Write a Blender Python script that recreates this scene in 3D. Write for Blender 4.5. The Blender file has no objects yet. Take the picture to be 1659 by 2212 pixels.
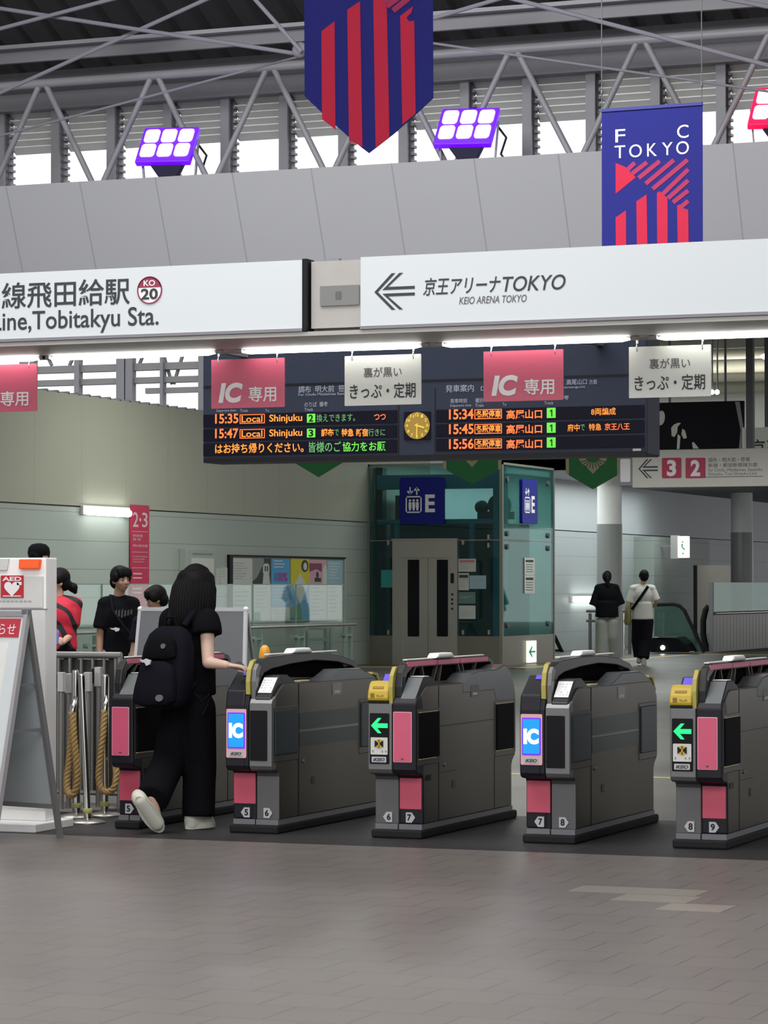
import bpy, bmesh, math, random
from mathutils import Vector, Matrix
random.seed(7)
sc = bpy.context.scene
col = sc.collection
PI = math.pi

# ------------------------------------------------------------------ camera
FPX, CXP, CYP, HC = 6200.0, 829.5, 1106.0, 1.43      # focal length in pixels of the 1659x2212 frame, eye height in metres
YAW, PITCH = math.radians(21.7), math.atan(161 / 6200)
cam_d = bpy.data.cameras.new('camera')
cam = bpy.data.objects.new('camera', cam_d)
col.objects.link(cam)
cam.location = (0, 0, HC)
cam.rotation_euler = (PI / 2 + PITCH, 0, YAW)
cam_d.sensor_fit = 'VERTICAL'
cam_d.sensor_height = 36.0
cam_d.lens = 36.0 * FPX / 2212
cam_d.clip_start, cam_d.clip_end = 0.1, 400
sc.camera = cam
FW = Vector((-math.sin(YAW) * math.cos(PITCH), math.cos(YAW) * math.cos(PITCH), math.sin(PITCH)))
RT = Vector((math.cos(YAW), math.sin(YAW), 0))
UP = RT.cross(FW)
EYE = Vector((0, 0, HC))
def ray(u, v): return FW + RT * ((u - CXP) / FPX) - UP * ((v - CYP) / FPX)
def at_y(u, v, y):                                   # survey: where a sight line meets the upright plane Y = y
    r = ray(u, v); return EYE + r * (y / r.y)
def at_x(u, v, x):
    r = ray(u, v); return EYE + r * (x / r.x)
def at_z(u, v, z=0.0):
    r = ray(u, v); return EYE + r * ((z - HC) / r.z)

# ------------------------------------------------------------------ view, world, large unseen fill lights
sc.view_settings.view_transform = 'Standard'
sc.view_settings.look = 'None'
sc.view_settings.exposure = 0.0
sc.view_settings.gamma = 1.0
sc.view_settings.use_curve_mapping = False
w = bpy.data.worlds.new('sky'); sc.world = w; w.use_nodes = True
w.node_tree.nodes['Background'].inputs[0].default_value = (0.97, 0.98, 1.0, 1)
w.node_tree.nodes['Background'].inputs[1].default_value = 1.5
def area(name, loc, size, energy, color, rot=(0, 0, 0)):
    l = bpy.data.lights.new(name, 'AREA'); l.shape = 'RECTANGLE'
    l.size, l.size_y, l.energy, l.color = size[0], size[1], energy, color
    o = bpy.data.objects.new(name, l); o.location = loc; o.rotation_euler = rot
    col.objects.link(o); return o
area('hall_ceiling_light', (-3, 3, 7.6), (8, 5), 1000, (1.0, 0.95, 0.93))  # large unseen area lights added as fill for the hall
area('hall_ceiling_light', (-7.5, 12.3, 7.6), (7, 4), 560, (1.0, 0.96, 0.95))
area('hall_ceiling_light', (-11, 20, 8.6), (10, 3), 1300, (0.96, 0.97, 1.0), (math.radians(35), 0, 0))
area('inner_ceiling_light', (-11, 25, 4.3), (9, 1.5), 130, (1.0, 0.98, 0.9))  # added fill for the inner concourse, not real ceiling fittings
area('inner_ceiling_light', (-15, 38, 5.3), (6, 2.0), 420, (0.97, 1.0, 0.92))
area('inner_ceiling_light', (-14, 50, 5.3), (5, 2.0), 300, (0.95, 1.0, 0.95))
area('inner_ceiling_light', (-18.6, 58.5, 3.72), (0.9, 16), 300, (0.92, 1.0, 1.0))
area('inner_uplight', (-13, 49, 4.5), (6, 2), 150, (1.0, 0.98, 0.88), (PI, 0, 0))  # unseen fill aimed upward, added to brighten the ceiling beams

# ------------------------------------------------------------------ materials
def lin(c):
    if isinstance(c, str):
        c = tuple(int(c[i:i + 2], 16) / 255 for i in (0, 2, 4))
        return tuple(x / 12.92 if x <= 0.04045 else ((x + 0.055) / 1.055) ** 2.4 for x in c)
    return c
def mat(name, c, rough=0.6, metal=0.0, vary=0.06, scale=9.0, emit=None, es=0.0, spec=0.5, stretch=(1, 1, 1), bump=0.0, coat=0.0):
    c = lin(c)
    m = bpy.data.materials.new(name); m.use_nodes = True
    nt = m.node_tree; b = nt.nodes['Principled BSDF']
    b.inputs['Roughness'].default_value = rough
    b.inputs['Metallic'].default_value = metal
    b.inputs['Specular IOR Level'].default_value = spec
    b.inputs['Coat Weight'].default_value = coat
    tc = nt.nodes.new('ShaderNodeTexCoord'); mp = nt.nodes.new('ShaderNodeMapping')
    mp.inputs['Scale'].default_value = stretch
    nz = nt.nodes.new('ShaderNodeTexNoise'); nz.inputs['Scale'].default_value = scale; nz.inputs['Detail'].default_value = 3
    mx = nt.nodes.new('ShaderNodeMix'); mx.data_type = 'RGBA'
    mx.inputs[6].default_value = tuple(x * (1 - vary) for x in c) + (1,)
    mx.inputs[7].default_value = tuple(min(1, x * (1 + vary)) for x in c) + (1,)
    L = nt.links.new
    L(tc.outputs['Object'], mp.inputs['Vector']); L(mp.outputs['Vector'], nz.inputs['Vector'])
    L(nz.outputs['Fac'], mx.inputs['Factor']); L(mx.outputs[2], b.inputs['Base Color'])
    if bump:
        bp = nt.nodes.new('ShaderNodeBump'); bp.inputs['Strength'].default_value = bump; bp.inputs['Distance'].default_value = 0.01
        L(nz.outputs['Fac'], bp.inputs['Height']); L(bp.outputs['Normal'], b.inputs['Normal'])
    if emit is not None:
        b.inputs['Emission Color'].default_value = lin(emit) + (1,)
        b.inputs['Emission Strength'].default_value = es
    return m
def glass(name, tint, gloss=0.1, rough=0.02, fac=0.0, solid=(0.5, 0.5, 0.5)):
    """thin sheet glass: tinted see-through, a clear reflection, a little milky body"""
    m = bpy.data.materials.new(name); m.use_nodes = True
    nt = m.node_tree; nt.nodes.clear(); L = nt.links.new
    out = nt.nodes.new('ShaderNodeOutputMaterial')
    tr = nt.nodes.new('ShaderNodeBsdfTransparent'); tr.inputs[0].default_value = tuple(tint) + (1,)
    df = nt.nodes.new('ShaderNodeBsdfDiffuse'); df.inputs[0].default_value = tuple(solid) + (1,)
    gl = nt.nodes.new('ShaderNodeBsdfGlossy'); gl.inputs['Roughness'].default_value = rough
    m1 = nt.nodes.new('ShaderNodeMixShader'); m1.inputs[0].default_value = fac
    m2 = nt.nodes.new('ShaderNodeMixShader')
    fr = nt.nodes.new('ShaderNodeLayerWeight'); fr.inputs['Blend'].default_value = 0.25
    mu = nt.nodes.new('ShaderNodeMath'); mu.operation = 'MULTIPLY_ADD'; mu.inputs[1].default_value = 0.25; mu.inputs[2].default_value = gloss
    L(fr.outputs['Fresnel'], mu.inputs[0]); L(mu.outputs[0], m2.inputs[0])
    L(tr.outputs[0], m1.inputs[1]); L(df.outputs[0], m1.inputs[2])
    L(m1.outputs[0], m2.inputs[1]); L(gl.outputs[0], m2.inputs[2]); L(m2.outputs[0], out.inputs[0])
    return m
def tiles(name, c1, c2, grout, size, rough, mortar=0.006, gloss=0.5, off=0.5, aspect=2.0):
    m = mat(name, c1, rough, vary=0.05, scale=0.8, spec=gloss)
    nt = m.node_tree; b = nt.nodes['Principled BSDF']; L = nt.links.new
    br = nt.nodes.new('ShaderNodeTexBrick'); tc = nt.nodes.new('ShaderNodeTexCoord')
    br.offset = off
    br.inputs['Color1'].default_value = lin(c1) + (1,); br.inputs['Color2'].default_value = lin(c2) + (1,)
    br.inputs['Mortar'].default_value = lin(grout) + (1,); br.inputs['Scale'].default_value = 1.0
    br.inputs['Mortar Size'].default_value = mortar; br.inputs['Brick Width'].default_value = size * aspect; br.inputs['Row Height'].default_value = size
    mx = [n for n in nt.nodes if n.type == 'MIX'][0]
    m2 = nt.nodes.new('ShaderNodeMix'); m2.data_type = 'RGBA'; m2.blend_type = 'MULTIPLY'; m2.inputs['Factor'].default_value = 1
    mx.inputs[6].default_value = (0.9, 0.9, 0.92, 1); mx.inputs[7].default_value = (1.08, 1.06, 1.04, 1)
    L(tc.outputs['Object'], br.inputs['Vector']); L(br.outputs['Color'], m2.inputs[6]); L(mx.outputs[2], m2.inputs[7])
    L(m2.outputs[2], b.inputs['Base Color'])
    nz = [n for n in nt.nodes if n.type == 'TEX_NOISE'][0]
    mr = nt.nodes.new('ShaderNodeMapRange'); mr.inputs['To Min'].default_value = rough * 0.8; mr.inputs['To Max'].default_value = rough * 1.25
    L(nz.outputs['Fac'], mr.inputs['Value']); L(mr.outputs[0], b.inputs['Roughness'])
    return m

# ------------------------------------------------------------------ mesh helpers
class B:
    """collects shapes and links them as one mesh object"""
    def __init__(s): s.bm = bmesh.new()
    def _add(s, vs, fs):
        v = [s.bm.verts.new(p) for p in vs]
        for f in fs:
            try: s.bm.faces.new([v[i] for i in f])
            except ValueError: pass
        return s
    def box(s, lo, hi, rot=None, piv=None):
        x0, y0, z0 = lo; x1, y1, z1 = hi
        vs = [Vector(p) for p in ((x0,y0,z0),(x1,y0,z0),(x1,y1,z0),(x0,y1,z0),(x0,y0,z1),(x1,y0,z1),(x1,y1,z1),(x0,y1,z1))]
        if rot is not None:
            c = Vector(piv) if piv is not None else (Vector(lo) + Vector(hi)) / 2
            vs = [c + rot @ (p - c) for p in vs]
        return s._add(vs, ((3,2,1,0),(4,5,6,7),(0,1,5,4),(1,2,6,5),(2,3,7,6),(3,0,4,7)))
    def cbox(s, c, size, rot=None):
        c = Vector(c); h = Vector(size) / 2
        return s.box(c - h, c + h, rot)
    def bar(s, p0, p1, wx, wy, upv=(0, 0, 1)):
        p0, p1 = Vector(p0), Vector(p1); d = (p1 - p0).normalized(); a = d.cross(Vector(upv))
        if a.length < 1e-4: a = d.cross(Vector((0, 1, 0)))
        a.normalize(); b = a.cross(d)
        vs = [p + a * sx * wx / 2 + b * sy * wy / 2 for p in (p0, p1) for sx, sy in ((-1,-1),(1,-1),(1,1),(-1,1))]
        return s._add(vs, ((3,2,1,0),(4,5,6,7),(0,1,5,4),(1,2,6,5),(2,3,7,6),(3,0,4,7)))
    def tube(s, pts, r, n=12, caps=True, squash=None):
        """round tube along a path; r one radius or a list"""
        pts = [Vector(p) for p in pts]; k = len(pts)
        rs = r if isinstance(r, (list, tuple)) else [r] * k
        rings = []; ref = None
        for i, p in enumerate(pts):
            t = (pts[min(i + 1, k - 1)] - pts[max(i - 1, 0)]).normalized()
            if ref is None:
                ref = Vector((0, 0, 1)) if abs(t.z) < 0.9 else Vector((0, 1, 0))
            a = ref - t * ref.dot(t)
            if a.length < 1e-5: a = t.orthogonal()
            a.normalize(); ref = a; b = t.cross(a)
            rings.append([s.bm.verts.new(p + (a * math.cos(2*PI*j/n) + b * math.sin(2*PI*j/n)) * rs[i]) for j in range(n)])
        for i in range(k - 1):
            for j in range(n):
                s.bm.faces.new((rings[i][j], rings[i][(j+1) % n], rings[i+1][(j+1) % n], rings[i+1][j]))
        if caps:
            s.bm.faces.new(rings[0][::-1]); s.bm.faces.new(rings[-1])
        return s
    def cyl(s, p0, p1, r, r2=None, n=16): return s.tube([p0, p1], [r, r if r2 is None else r2], n)
    def rings(s, secs, caps=True):
        """loft through closed sections of equal vertex count"""
        R = [[s.bm.verts.new(p) for p in sec] for sec in secs]; n = len(R[0])
        for i in range(len(R) - 1):
            for j in range(n):
                s.bm.faces.new((R[i][j], R[i][(j+1) % n], R[i+1][(j+1) % n], R[i+1][j]))
        if caps:
            s.bm.faces.new(R[0][::-1]); s.bm.faces.new(R[-1])
        return s
    def oval_loft(s, secs, n=20, caps=True):
        """sections (x, y, z, rx, ry[, tilt]) stacked upwards"""
        out = []
        for q in secs:
            x, y, z, rx, ry = q[:5]
            out.append([Vector((x + rx*math.cos(2*PI*j/n), y + ry*math.sin(2*PI*j/n), z)) for j in range(n)])
        return s.rings(out, caps)
    def prism(s, poly, axis, a, b):
        """poly of 2-D points swept along axis from a to b: 'x' takes (y,z), 'y' takes (x,z), 'z' takes (x,y)"""
        def P(q, t):
            return {'x': (t, q[0], q[1]), 'y': (q[0], t, q[1]), 'z': (q[0], q[1], t)}[axis]
        n = len(poly)
        A = [s.bm.verts.new(P(q, a)) for q in poly]; C = [s.bm.verts.new(P(q, b)) for q in poly]
        for i in range(n): s.bm.faces.new((A[i], A[(i+1) % n], C[(i+1) % n], C[i]))
        s.bm.faces.new(A[::-1]); s.bm.faces.new(C)
        return s
    def lathe(s, prof, c=(0, 0, 0), n=24, M=None):
        c = Vector(c); secs = []
        for r, z in prof:
            sec = [Vector((max(r, 1e-4) * math.cos(2*PI*j/n), max(r, 1e-4) * math.sin(2*PI*j/n), z)) for j in range(n)]
            secs.append([c + (M @ p if M is not None else p) for p in sec])
        return s.rings(secs)
    def ell(s, c, r, n=16, m=10, M=None):
        c = Vector(c); r = (r, r, r) if isinstance(r, (int, float)) else r; secs = []
        for i in range(m + 1):
            t = -PI/2 + PI * i / m; k = max(math.cos(t), 1e-3)
            sec = [Vector((r[0]*k*math.cos(2*PI*j/n), r[1]*k*math.sin(2*PI*j/n), r[2]*math.sin(t))) for j in range(n)]
            secs.append([c + (M @ p if M is not None else p) for p in sec])
        return s.rings(secs)
    def caps(s, p0, p1, r0, r1, n=14):
        """tapered capsule"""
        p0, p1 = Vector(p0), Vector(p1); d = p1 - p0; L = d.length
        q = d.to_track_quat('Z', 'Y').to_matrix() if L > 1e-6 else Matrix.Identity(3)
        prof = [(r0*math.cos(t), r0*math.sin(t)) for t in [-PI/2 + PI/2*i/5 for i in range(6)]]
        prof += [(r1*math.cos(t), L + r1*math.sin(t)) for t in [PI/2*i/5 for i in range(6)]]
        return s.lathe(prof, p0, n, q)
    def limb(s, pts, rs):
        for i in range(len(pts) - 1): s.caps(pts[i], pts[i+1], rs[i], rs[i+1])
        return s
    def sheet(s, poly, y, t=0.004):
        """flat front-facing shape: poly of (x,z), front at y, thickness t behind"""
        return s.prism(poly, 'y', y, y + t)
    def rect(s, x0, z0, x1, z1, y, t=0.004):
        return s.box((min(x0,x1), y, min(z0,z1)), (max(x0,x1), y + t, max(z0,z1)))
    def rrect(s, x0, z0, x1, z1, r, y, t=0.004, n=5):
        p = []
        for cx, cz, a0 in ((x1-r, z0+r, -90), (x1-r, z1-r, 0), (x0+r, z1-r, 90), (x0+r, z0+r, 180)):
            for i in range(n + 1):
                a = math.radians(a0 + 90*i/n); p.append((cx + r*math.cos(a), cz + r*math.sin(a)))
        return s.sheet(p, y, t)
    def ring(s, cx, cz, r1, r0, y, t=0.004, n=32, a0=0, a1=360):
        k = n if a1 - a0 >= 360 else n + 1
        pts = [math.radians(a0 + (a1-a0)*i/n) for i in range(k)]
        for i in range(n):
            a, b = pts[i], pts[(i+1) % k]
            s.sheet([(cx+r0*math.cos(a), cz+r0*math.sin(a)), (cx+r1*math.cos(a), cz+r1*math.sin(a)),
                     (cx+r1*math.cos(b), cz+r1*math.sin(b)), (cx+r0*math.cos(b), cz+r0*math.sin(b))], y, t)
        return s
    def disc(s, cx, cz, r, y, t=0.004, n=32):
        return s.sheet([(cx+r*math.cos(2*PI*i/n), cz+r*math.sin(2*PI*i/n)) for i in range(n)], y, t)
    def text(s, txt, x0, z0, x1, z1, y, bold=0.0, shear=0.0, t=0.0012, keep=False):
        """lettering fitted into the box x0..x1, z0..z1 on the upright plane y, readable from -Y"""
        me = text_mesh(txt, bold, shear)
        xs = [v.co.x for v in me.vertices]; zs = [v.co.y for v in me.vertices]
        ax, bx, az, bz = min(xs), max(xs), min(zs), max(zs)
        sx = (x1-x0) / max(bx-ax, 1e-6); sz = (z1-z0) / max(bz-az, 1e-6)
        if keep:
            sx = sz = min(sx, sz); x0 += ((x1-x0) - sx*(bx-ax)) / 2; z0 += ((z1-z0) - sz*(bz-az)) / 2
        V = [s.bm.verts.new((x0 + (v.co.x-ax)*sx, y - t*0.5 if False else y, z0 + (v.co.y-az)*sz)) for v in me.vertices]
        for p in me.polygons:
            try: s.bm.faces.new([V[i] for i in p.vertices])
            except ValueError: pass
        bpy.data.meshes.remove(me)
        return s
    def move(s, M):
        bmesh.ops.transform(s.bm, matrix=M, verts=s.bm.verts); return s
    def make(s, name, m, parent=None, bevel=0.0, smooth=False, seg=2, fix=True):
        if fix: bmesh.ops.recalc_face_normals(s.bm, faces=s.bm.faces)
        me = bpy.data.meshes.new(name); s.bm.to_mesh(me); s.bm.free()
        return place(name, me, m, parent, bevel, smooth, seg)
def place(name, me, m, parent=None, bevel=0.0, smooth=False, seg=2):
    o = bpy.data.objects.new(name, me); col.objects.link(o)
    if m is not None: me.materials.append(m)
    if parent is not None: o.parent = parent
    if smooth:
        for p in me.polygons: p.use_smooth = True
        try: me.set_sharp_from_angle(angle=math.radians(40))
        except Exception: pass
    if bevel:
        md = o.modifiers.new('edge', 'BEVEL'); md.width = bevel; md.segments = seg; md.limit_method = 'ANGLE'; md.angle_limit = math.radians(40)
    return o
_tc = {}
def text_mesh(txt, bold=0.0, shear=0.0):
    cu = bpy.data.curves.new('t', 'FONT'); cu.body = txt; cu.size = 1.0
    cu.offset = bold; cu.shear = shear; cu.resolution_u = 4; cu.fill_mode = 'FRONT'
    o = bpy.data.objects.new('t', cu); col.objects.link(o)
    dg = bpy.context.evaluated_depsgraph_get(); dg.update()
    me = bpy.data.meshes.new_from_object(o.evaluated_get(dg))
    bpy.data.objects.remove(o); bpy.data.curves.remove(cu)
    return me
def body(shapes, voxel, smooth=4):
    """one continuous skin grown round overlapping shapes collected in a B"""
    bmesh.ops.recalc_face_normals(shapes.bm, faces=shapes.bm.faces)
    me = bpy.data.meshes.new('b'); shapes.bm.to_mesh(me); shapes.bm.free()
    o = bpy.data.objects.new('b', me); col.objects.link(o)
    md = o.modifiers.new('r', 'REMESH'); md.mode = 'VOXEL'; md.voxel_size = voxel
    ms = o.modifiers.new('s', 'SMOOTH'); ms.factor = 0.5; ms.iterations = smooth
    dg = bpy.context.evaluated_depsgraph_get(); dg.update()
    m2 = bpy.data.meshes.new_from_object(o.evaluated_get(dg))
    bpy.data.objects.remove(o); bpy.data.meshes.remove(me)
    m2.materials.clear()
    return m2
def tag(o, label=None, cat=None, group=None, kind=None):
    if label: o['label'] = label
    if cat: o['category'] = cat
    if group: o['group'] = group
    if kind: o['kind'] = kind
    return o
def thing(name, label, cat, loc=(0, 0, 0), rotz=0.0, group=None):
    o = bpy.data.objects.new(name, None); o.empty_display_size = 0.2; col.objects.link(o)
    o.location = loc; o.rotation_euler = (0, 0, rotz)
    return tag(o, label, cat, group)
def struct(o): o['kind'] = 'structure'; return o
def copy_tree(o, parent=None):
    c = o.copy(); col.objects.link(c)
    if parent is not None: c.parent = parent
    for ch in list(o.children): copy_tree(ch, c)
    return c
def rel(p, o): return Vector(p) - Vector(o.location)

# palette
M = {}
def mk(key, *a, **k): M[key] = mat(key, *a, **k); return M[key]
mk('white_paint', (0.78, 0.78, 0.75), 0.45)
mk('grey_paint', (0.36, 0.36, 0.38), 0.5)
mk('dark_steel', (0.09, 0.09, 0.10), 0.5)
mk('mid_steel', (0.23, 0.23, 0.25), 0.5)
mk('chrome', (0.72, 0.71, 0.68), 0.16, 1.0, stretch=(1, 1, 0.1))
mk('stainless', (0.42, 0.40, 0.36), 0.3, 0.9, vary=0.1, scale=6, stretch=(1, 1, 0.08))
mk('black', (0.008, 0.008, 0.010), 0.5, spec=0.25)
mk('black_rubber', (0.015, 0.015, 0.016), 0.75, spec=0.2)
mk('black_gloss', (0.008, 0.008, 0.01), 0.15, spec=0.15)
mk('ink', (0.035, 0.04, 0.045), 0.6)
mk('white_ink', (0.82, 0.80, 0.80), 0.5)
mk('pink', (0.62, 0.09, 0.16), 0.4)
mk('pink_frame', (0.72, 0.42, 0.45), 0.4)
mk('yellow', (0.52, 0.37, 0.03), 0.42)
mk('paper', (0.72, 0.74, 0.70), 0.7)
mk('crimson', (0.42, 0.012, 0.06), 0.5)
# ================================================================== the setting
M['floor_tile'] = tiles('floor_tile', (0.142, 0.131, 0.122), (0.152, 0.140, 0.130), (0.085, 0.078, 0.073), 0.3, 0.38, 0.004, 0.25, aspect=1.0)
M['inner_floor'] = tiles('inner_floor', (0.098, 0.093, 0.079), (0.104, 0.099, 0.085), (0.082, 0.078, 0.067), 0.6, 0.36, 0.005, 0.2, aspect=1.0)
M['threshold'] = tiles('threshold', (0.032, 0.032, 0.033), (0.036, 0.036, 0.037), (0.024, 0.024, 0.024), 0.4, 0.5, 0.004, 0.15, aspect=1.0)
YT, YE = 14.70, 16.98
struct(B().box((-34, -8, -0.1), (14, YT, 0)).make('floor', M['floor_tile']))
struct(B().box((-34, YT, -0.1), (14, YE, 0)).make('floor_gate_zone', M['threshold']))
struct(B().box((-34, YE, -0.1), (14, 110, 0)).make('floor_inner', M['inner_floor']))
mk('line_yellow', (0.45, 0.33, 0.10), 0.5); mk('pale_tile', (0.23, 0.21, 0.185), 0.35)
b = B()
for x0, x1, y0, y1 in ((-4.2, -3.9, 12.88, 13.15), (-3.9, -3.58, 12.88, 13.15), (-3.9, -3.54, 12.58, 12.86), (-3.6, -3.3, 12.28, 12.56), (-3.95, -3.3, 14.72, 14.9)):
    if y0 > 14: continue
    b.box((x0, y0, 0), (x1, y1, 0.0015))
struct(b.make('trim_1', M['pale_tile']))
b = B().box((-20, 20.72, 0), (2, 20.82, 0.002))
struct(b.make('trim_2', M['line_yellow']))
b = B().box((-20, 47.2, 0), (-16.2, 47.5, 0.003)); b.box((-16.5, 47.2, 0), (-16.2, 58.8, 0.003)); b.box((-16.5, 58.5, 0), (-12, 58.8, 0.003))
struct(b.make('trim_3', M['line_yellow']))

# left wall of the inner concourse: cream panels above, grey-green cladding below
XW = -19.83
def lined(name, c, sx, sz, dark=0.8, rough=0.5, wd=0.012, axis=('Y', 'Z')):
    """panel material with joints every sx along, sz up (object space)"""
    m = mat(name, c, rough, vary=0.04, scale=0.5)
    nt = m.node_tree; b = nt.nodes['Principled BSDF']; L = nt.links.new
    mx = [n for n in nt.nodes if n.type == 'MIX'][0]; tc = [n for n in nt.nodes if n.type == 'TEX_COORD'][0]
    sp = nt.nodes.new('ShaderNodeSeparateXYZ'); L(tc.outputs['Object'], sp.inputs[0])
    last = None
    for ax, st in zip(axis, (sx, sz)):
        if not st: continue
        d = nt.nodes.new('ShaderNodeMath'); d.operation = 'DIVIDE'; d.inputs[1].default_value = st; L(sp.outputs[ax], d.inputs[0])
        f = nt.nodes.new('ShaderNodeMath'); f.operation = 'FRACT'; L(d.outputs[0], f.inputs[0])
        g = nt.nodes.new('ShaderNodeMath'); g.operation = 'LESS_THAN'; g.inputs[1].default_value = wd / st; L(f.outputs[0], g.inputs[0])
        if last is None: last = g
        else:
            h = nt.nodes.new('ShaderNodeMath'); h.operation = 'MAXIMUM'; L(last.outputs[0], h.inputs[0]); L(g.outputs[0], h.inputs[1]); last = h
    m2 = nt.nodes.new('ShaderNodeMix'); m2.data_type = 'RGBA'
    m2.inputs[7].default_value = tuple(x * dark for x in lin(c)) + (1,)
    L(last.outputs[0], m2.inputs['Factor']); L(mx.outputs[2], m2.inputs[6]); L(m2.outputs[2], b.inputs['Base Color'])
    return m
M['cream_panel'] = lined('cream_panel', (0.31, 0.31, 0.25), 1.45, 0, 0.75)
M['clad_panel'] = lined('clad_panel', (0.32, 0.36, 0.33), 0, 0.42, 0.6)
M['clad_pale'] = lined('clad_pale', (0.44, 0.485, 0.48), 0, 0.42, 0.7)
M['pale_panel'] = lined('pale_panel', (0.50, 0.53, 0.54), 1.45, 0, 0.88)  # cream panels again, with daylight on the far stretch put into the colour
struct(B().box((XW - 0.3, 28, 0), (XW, 49, 2.60)).make('wall_left', M['clad_panel']))
struct(B().box((XW - 0.34, 28, 2.62), (XW + 0.02, 52.2, 4.25)).make('wall_left_upper', M['cream_panel']))
struct(B().box((XW - 0.3, 49, 0), (XW, 110, 2.66)).make('wall_left_far', M['clad_pale']))
struct(B().box((XW - 0.34, 52.2, 2.68), (XW + 0.02, 110, 4.2)).make('wall_left_far_upper', M['pale_panel']))
struct(B().box((XW, 66, 0), (XW + 0.5, 71, 2.62)).make('wall_recess', M['clad_panel']))
b = B()
for k in range(20): b.box((XW - 0.2, 36 + k * 0.33, 4.25), (XW, 36.05 + k * 0.33, 4.29))
b.box((XW - 0.2, 36, 4.25), (XW, 42.2, 4.265))
struct(b.make('trim_4', M['mid_steel']))

# far concourse ceiling, its drop, the beams under it
struct(B().box((-28, 55, 3.78), (14, 110, 4.0)).make('ceiling_far', M['mid_steel']))
struct(B().box((XW + 0.1, 30.4, 5.85), (14, 55, 6.0)).make('ceiling_concourse', M['dark_steel']))
struct(B().box((XW + 0.1, 55.0, 3.78), (14, 55.2, 5.85)).make('wall_drop', M['white_paint']))
mk('beam_cream', (0.50, 0.49, 0.40), 0.5)
for k, (y, z) in enumerate(((44.4, 5.55), (46.2, 5.5), (48.4, 5.5), (50.4, 5.42), (52.4, 5.4), (54.2, 5.3))):
    struct(B().tube([(XW + 0.1, y, z), (0, y, z)], 0.13, 14).make('ceiling_beam', M['beam_cream'], smooth=True))
b = B()
for k in range(22): b.bar((-18 + k * 0.8, 42, 5.72), (-18 + k * 0.8, 54.8, 5.72), 0.08, 0.12)
struct(b.make('ceiling_joists', M['mid_steel']))

# bulkhead over the gates, with its leaning panels and the ledge the lamps stand on
M['bulk_panel'] = lined('bulk_panel', (0.44, 0.44, 0.455), 0.965, 0, 0.74, 0.5, 0.016, ('X', 'Z'))
struct(B().prism([(29.30, 6.09), (29.86, 4.78), (29.95, 4.4), (30.3, 4.4), (30.3, 5.95), (31.5, 5.95), (31.5, 6.09)], 'x', -24, 0).make('wall_bulkhead', M['bulk_panel']))
mk('roof_deck', (0.035, 0.034, 0.036), 0.7); mk('truss_paint', (0.25, 0.245, 0.26), 0.5); mk('beam_grey', (0.16, 0.155, 0.165), 0.5)
# corrugated roof underside, pitched up towards the hall
b = B(); prof = []; n = 0
x = -26.0
top, bot = [], []
while x < 4:
    for dx, dz in ((0, 0), (0.16, 0), (0.2, 0.09), (0.36, 0.09)):
        top.append((x + dx, dz))
    x += 0.4
secs = []
for y, z in ((31.6, 7.72), (22.0, 12.0), (-6, 12.0)):
    secs.append([b.bm.verts.new((px, y, z + pz)) for px, pz in top])
for i in range(2):
    for j in range(len(top) - 1):
        b.bm.faces.new((secs[i][j], secs[i][j+1], secs[i+1][j+1], secs[i+1][j]))
o = struct(b.make('ceiling_roof_deck', M['roof_deck'], fix=False))
md = o.modifiers.new('t', 'SOLIDIFY'); md.thickness = 0.05; md.offset = 1
struct(B().box((-26, 31.4, 7.26), (4, 31.55, 7.74)).make('wall_above_window', M['dark_steel']))
struct(B().box((-26, 30.85, 7.25), (2, 31.05, 7.45)).make('beam_header', M['truss_paint']))
struct(B().box((-26, 29.5, 7.56), (2, 29.56, 7.72)).make('beam_purlin', M['beam_grey']))
struct(B().box((-26, 29.35, 7.70), (2, 29.7, 7.745)).make('beam_purlin_flange', M['truss_paint']))
struct(B().box((-26, 30.3, 7.50), (2, 30.5, 7.60)).make('beam_purlin_rear', M['beam_grey']))
struct(B().box((-24.3, -8, 0), (-24, 28, 9)).make('wall_hall_left', M['grey_paint']))
struct(B().box((9, -8, 0), (9.3, 31, 9)).make('wall_hall_right', M['grey_paint']))

# clerestory: posts, louvre banks with an open white strip beneath
YWN = 31.0
X0 = at_y(122, 300, YWN).x; PW = (at_y(1140, 250, YWN).x - X0) / 8
mk('louvre', (0.80, 0.80, 0.77), 0.55)
for k in range(-4, 17):
    xm = X0 + k * PW
    b = B().box((xm - 0.055, YWN - 0.04, 6.09), (xm + 0.055, YWN, 7.27)); b.box((xm - 0.015, YWN, 6.09), (xm + 0.015, YWN + 0.16, 7.27)); b.box((xm - 0.055, YWN + 0.16, 6.09), (xm + 0.055, YWN + 0.2, 7.27))
    for j in range(13): b.box((xm + 0.055, YWN + 0.08, 6.12 + j * 0.085), (xm + 0.085, YWN + 0.2, 6.15 + j * 0.085))
    struct(b.make('trim_%d' % (10 + k + 4), M['truss_paint']))
    b = B()
    for j in range(6):
        z = 6.84 + j * 0.083
        b.prism([(YWN + 0.10, z + 0.012), (YWN + 0.26, z - 0.055), (YWN + 0.26, z - 0.067), (YWN + 0.10, z)], 'x', xm + 0.06, xm + PW - 0.06)
    b.box((xm + 0.06, YWN + 0.27, 6.78), (xm + PW - 0.06, YWN + 0.28, 7.27))
    struct(b.make('window_%d' % (k + 5), M['louvre']))

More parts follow.
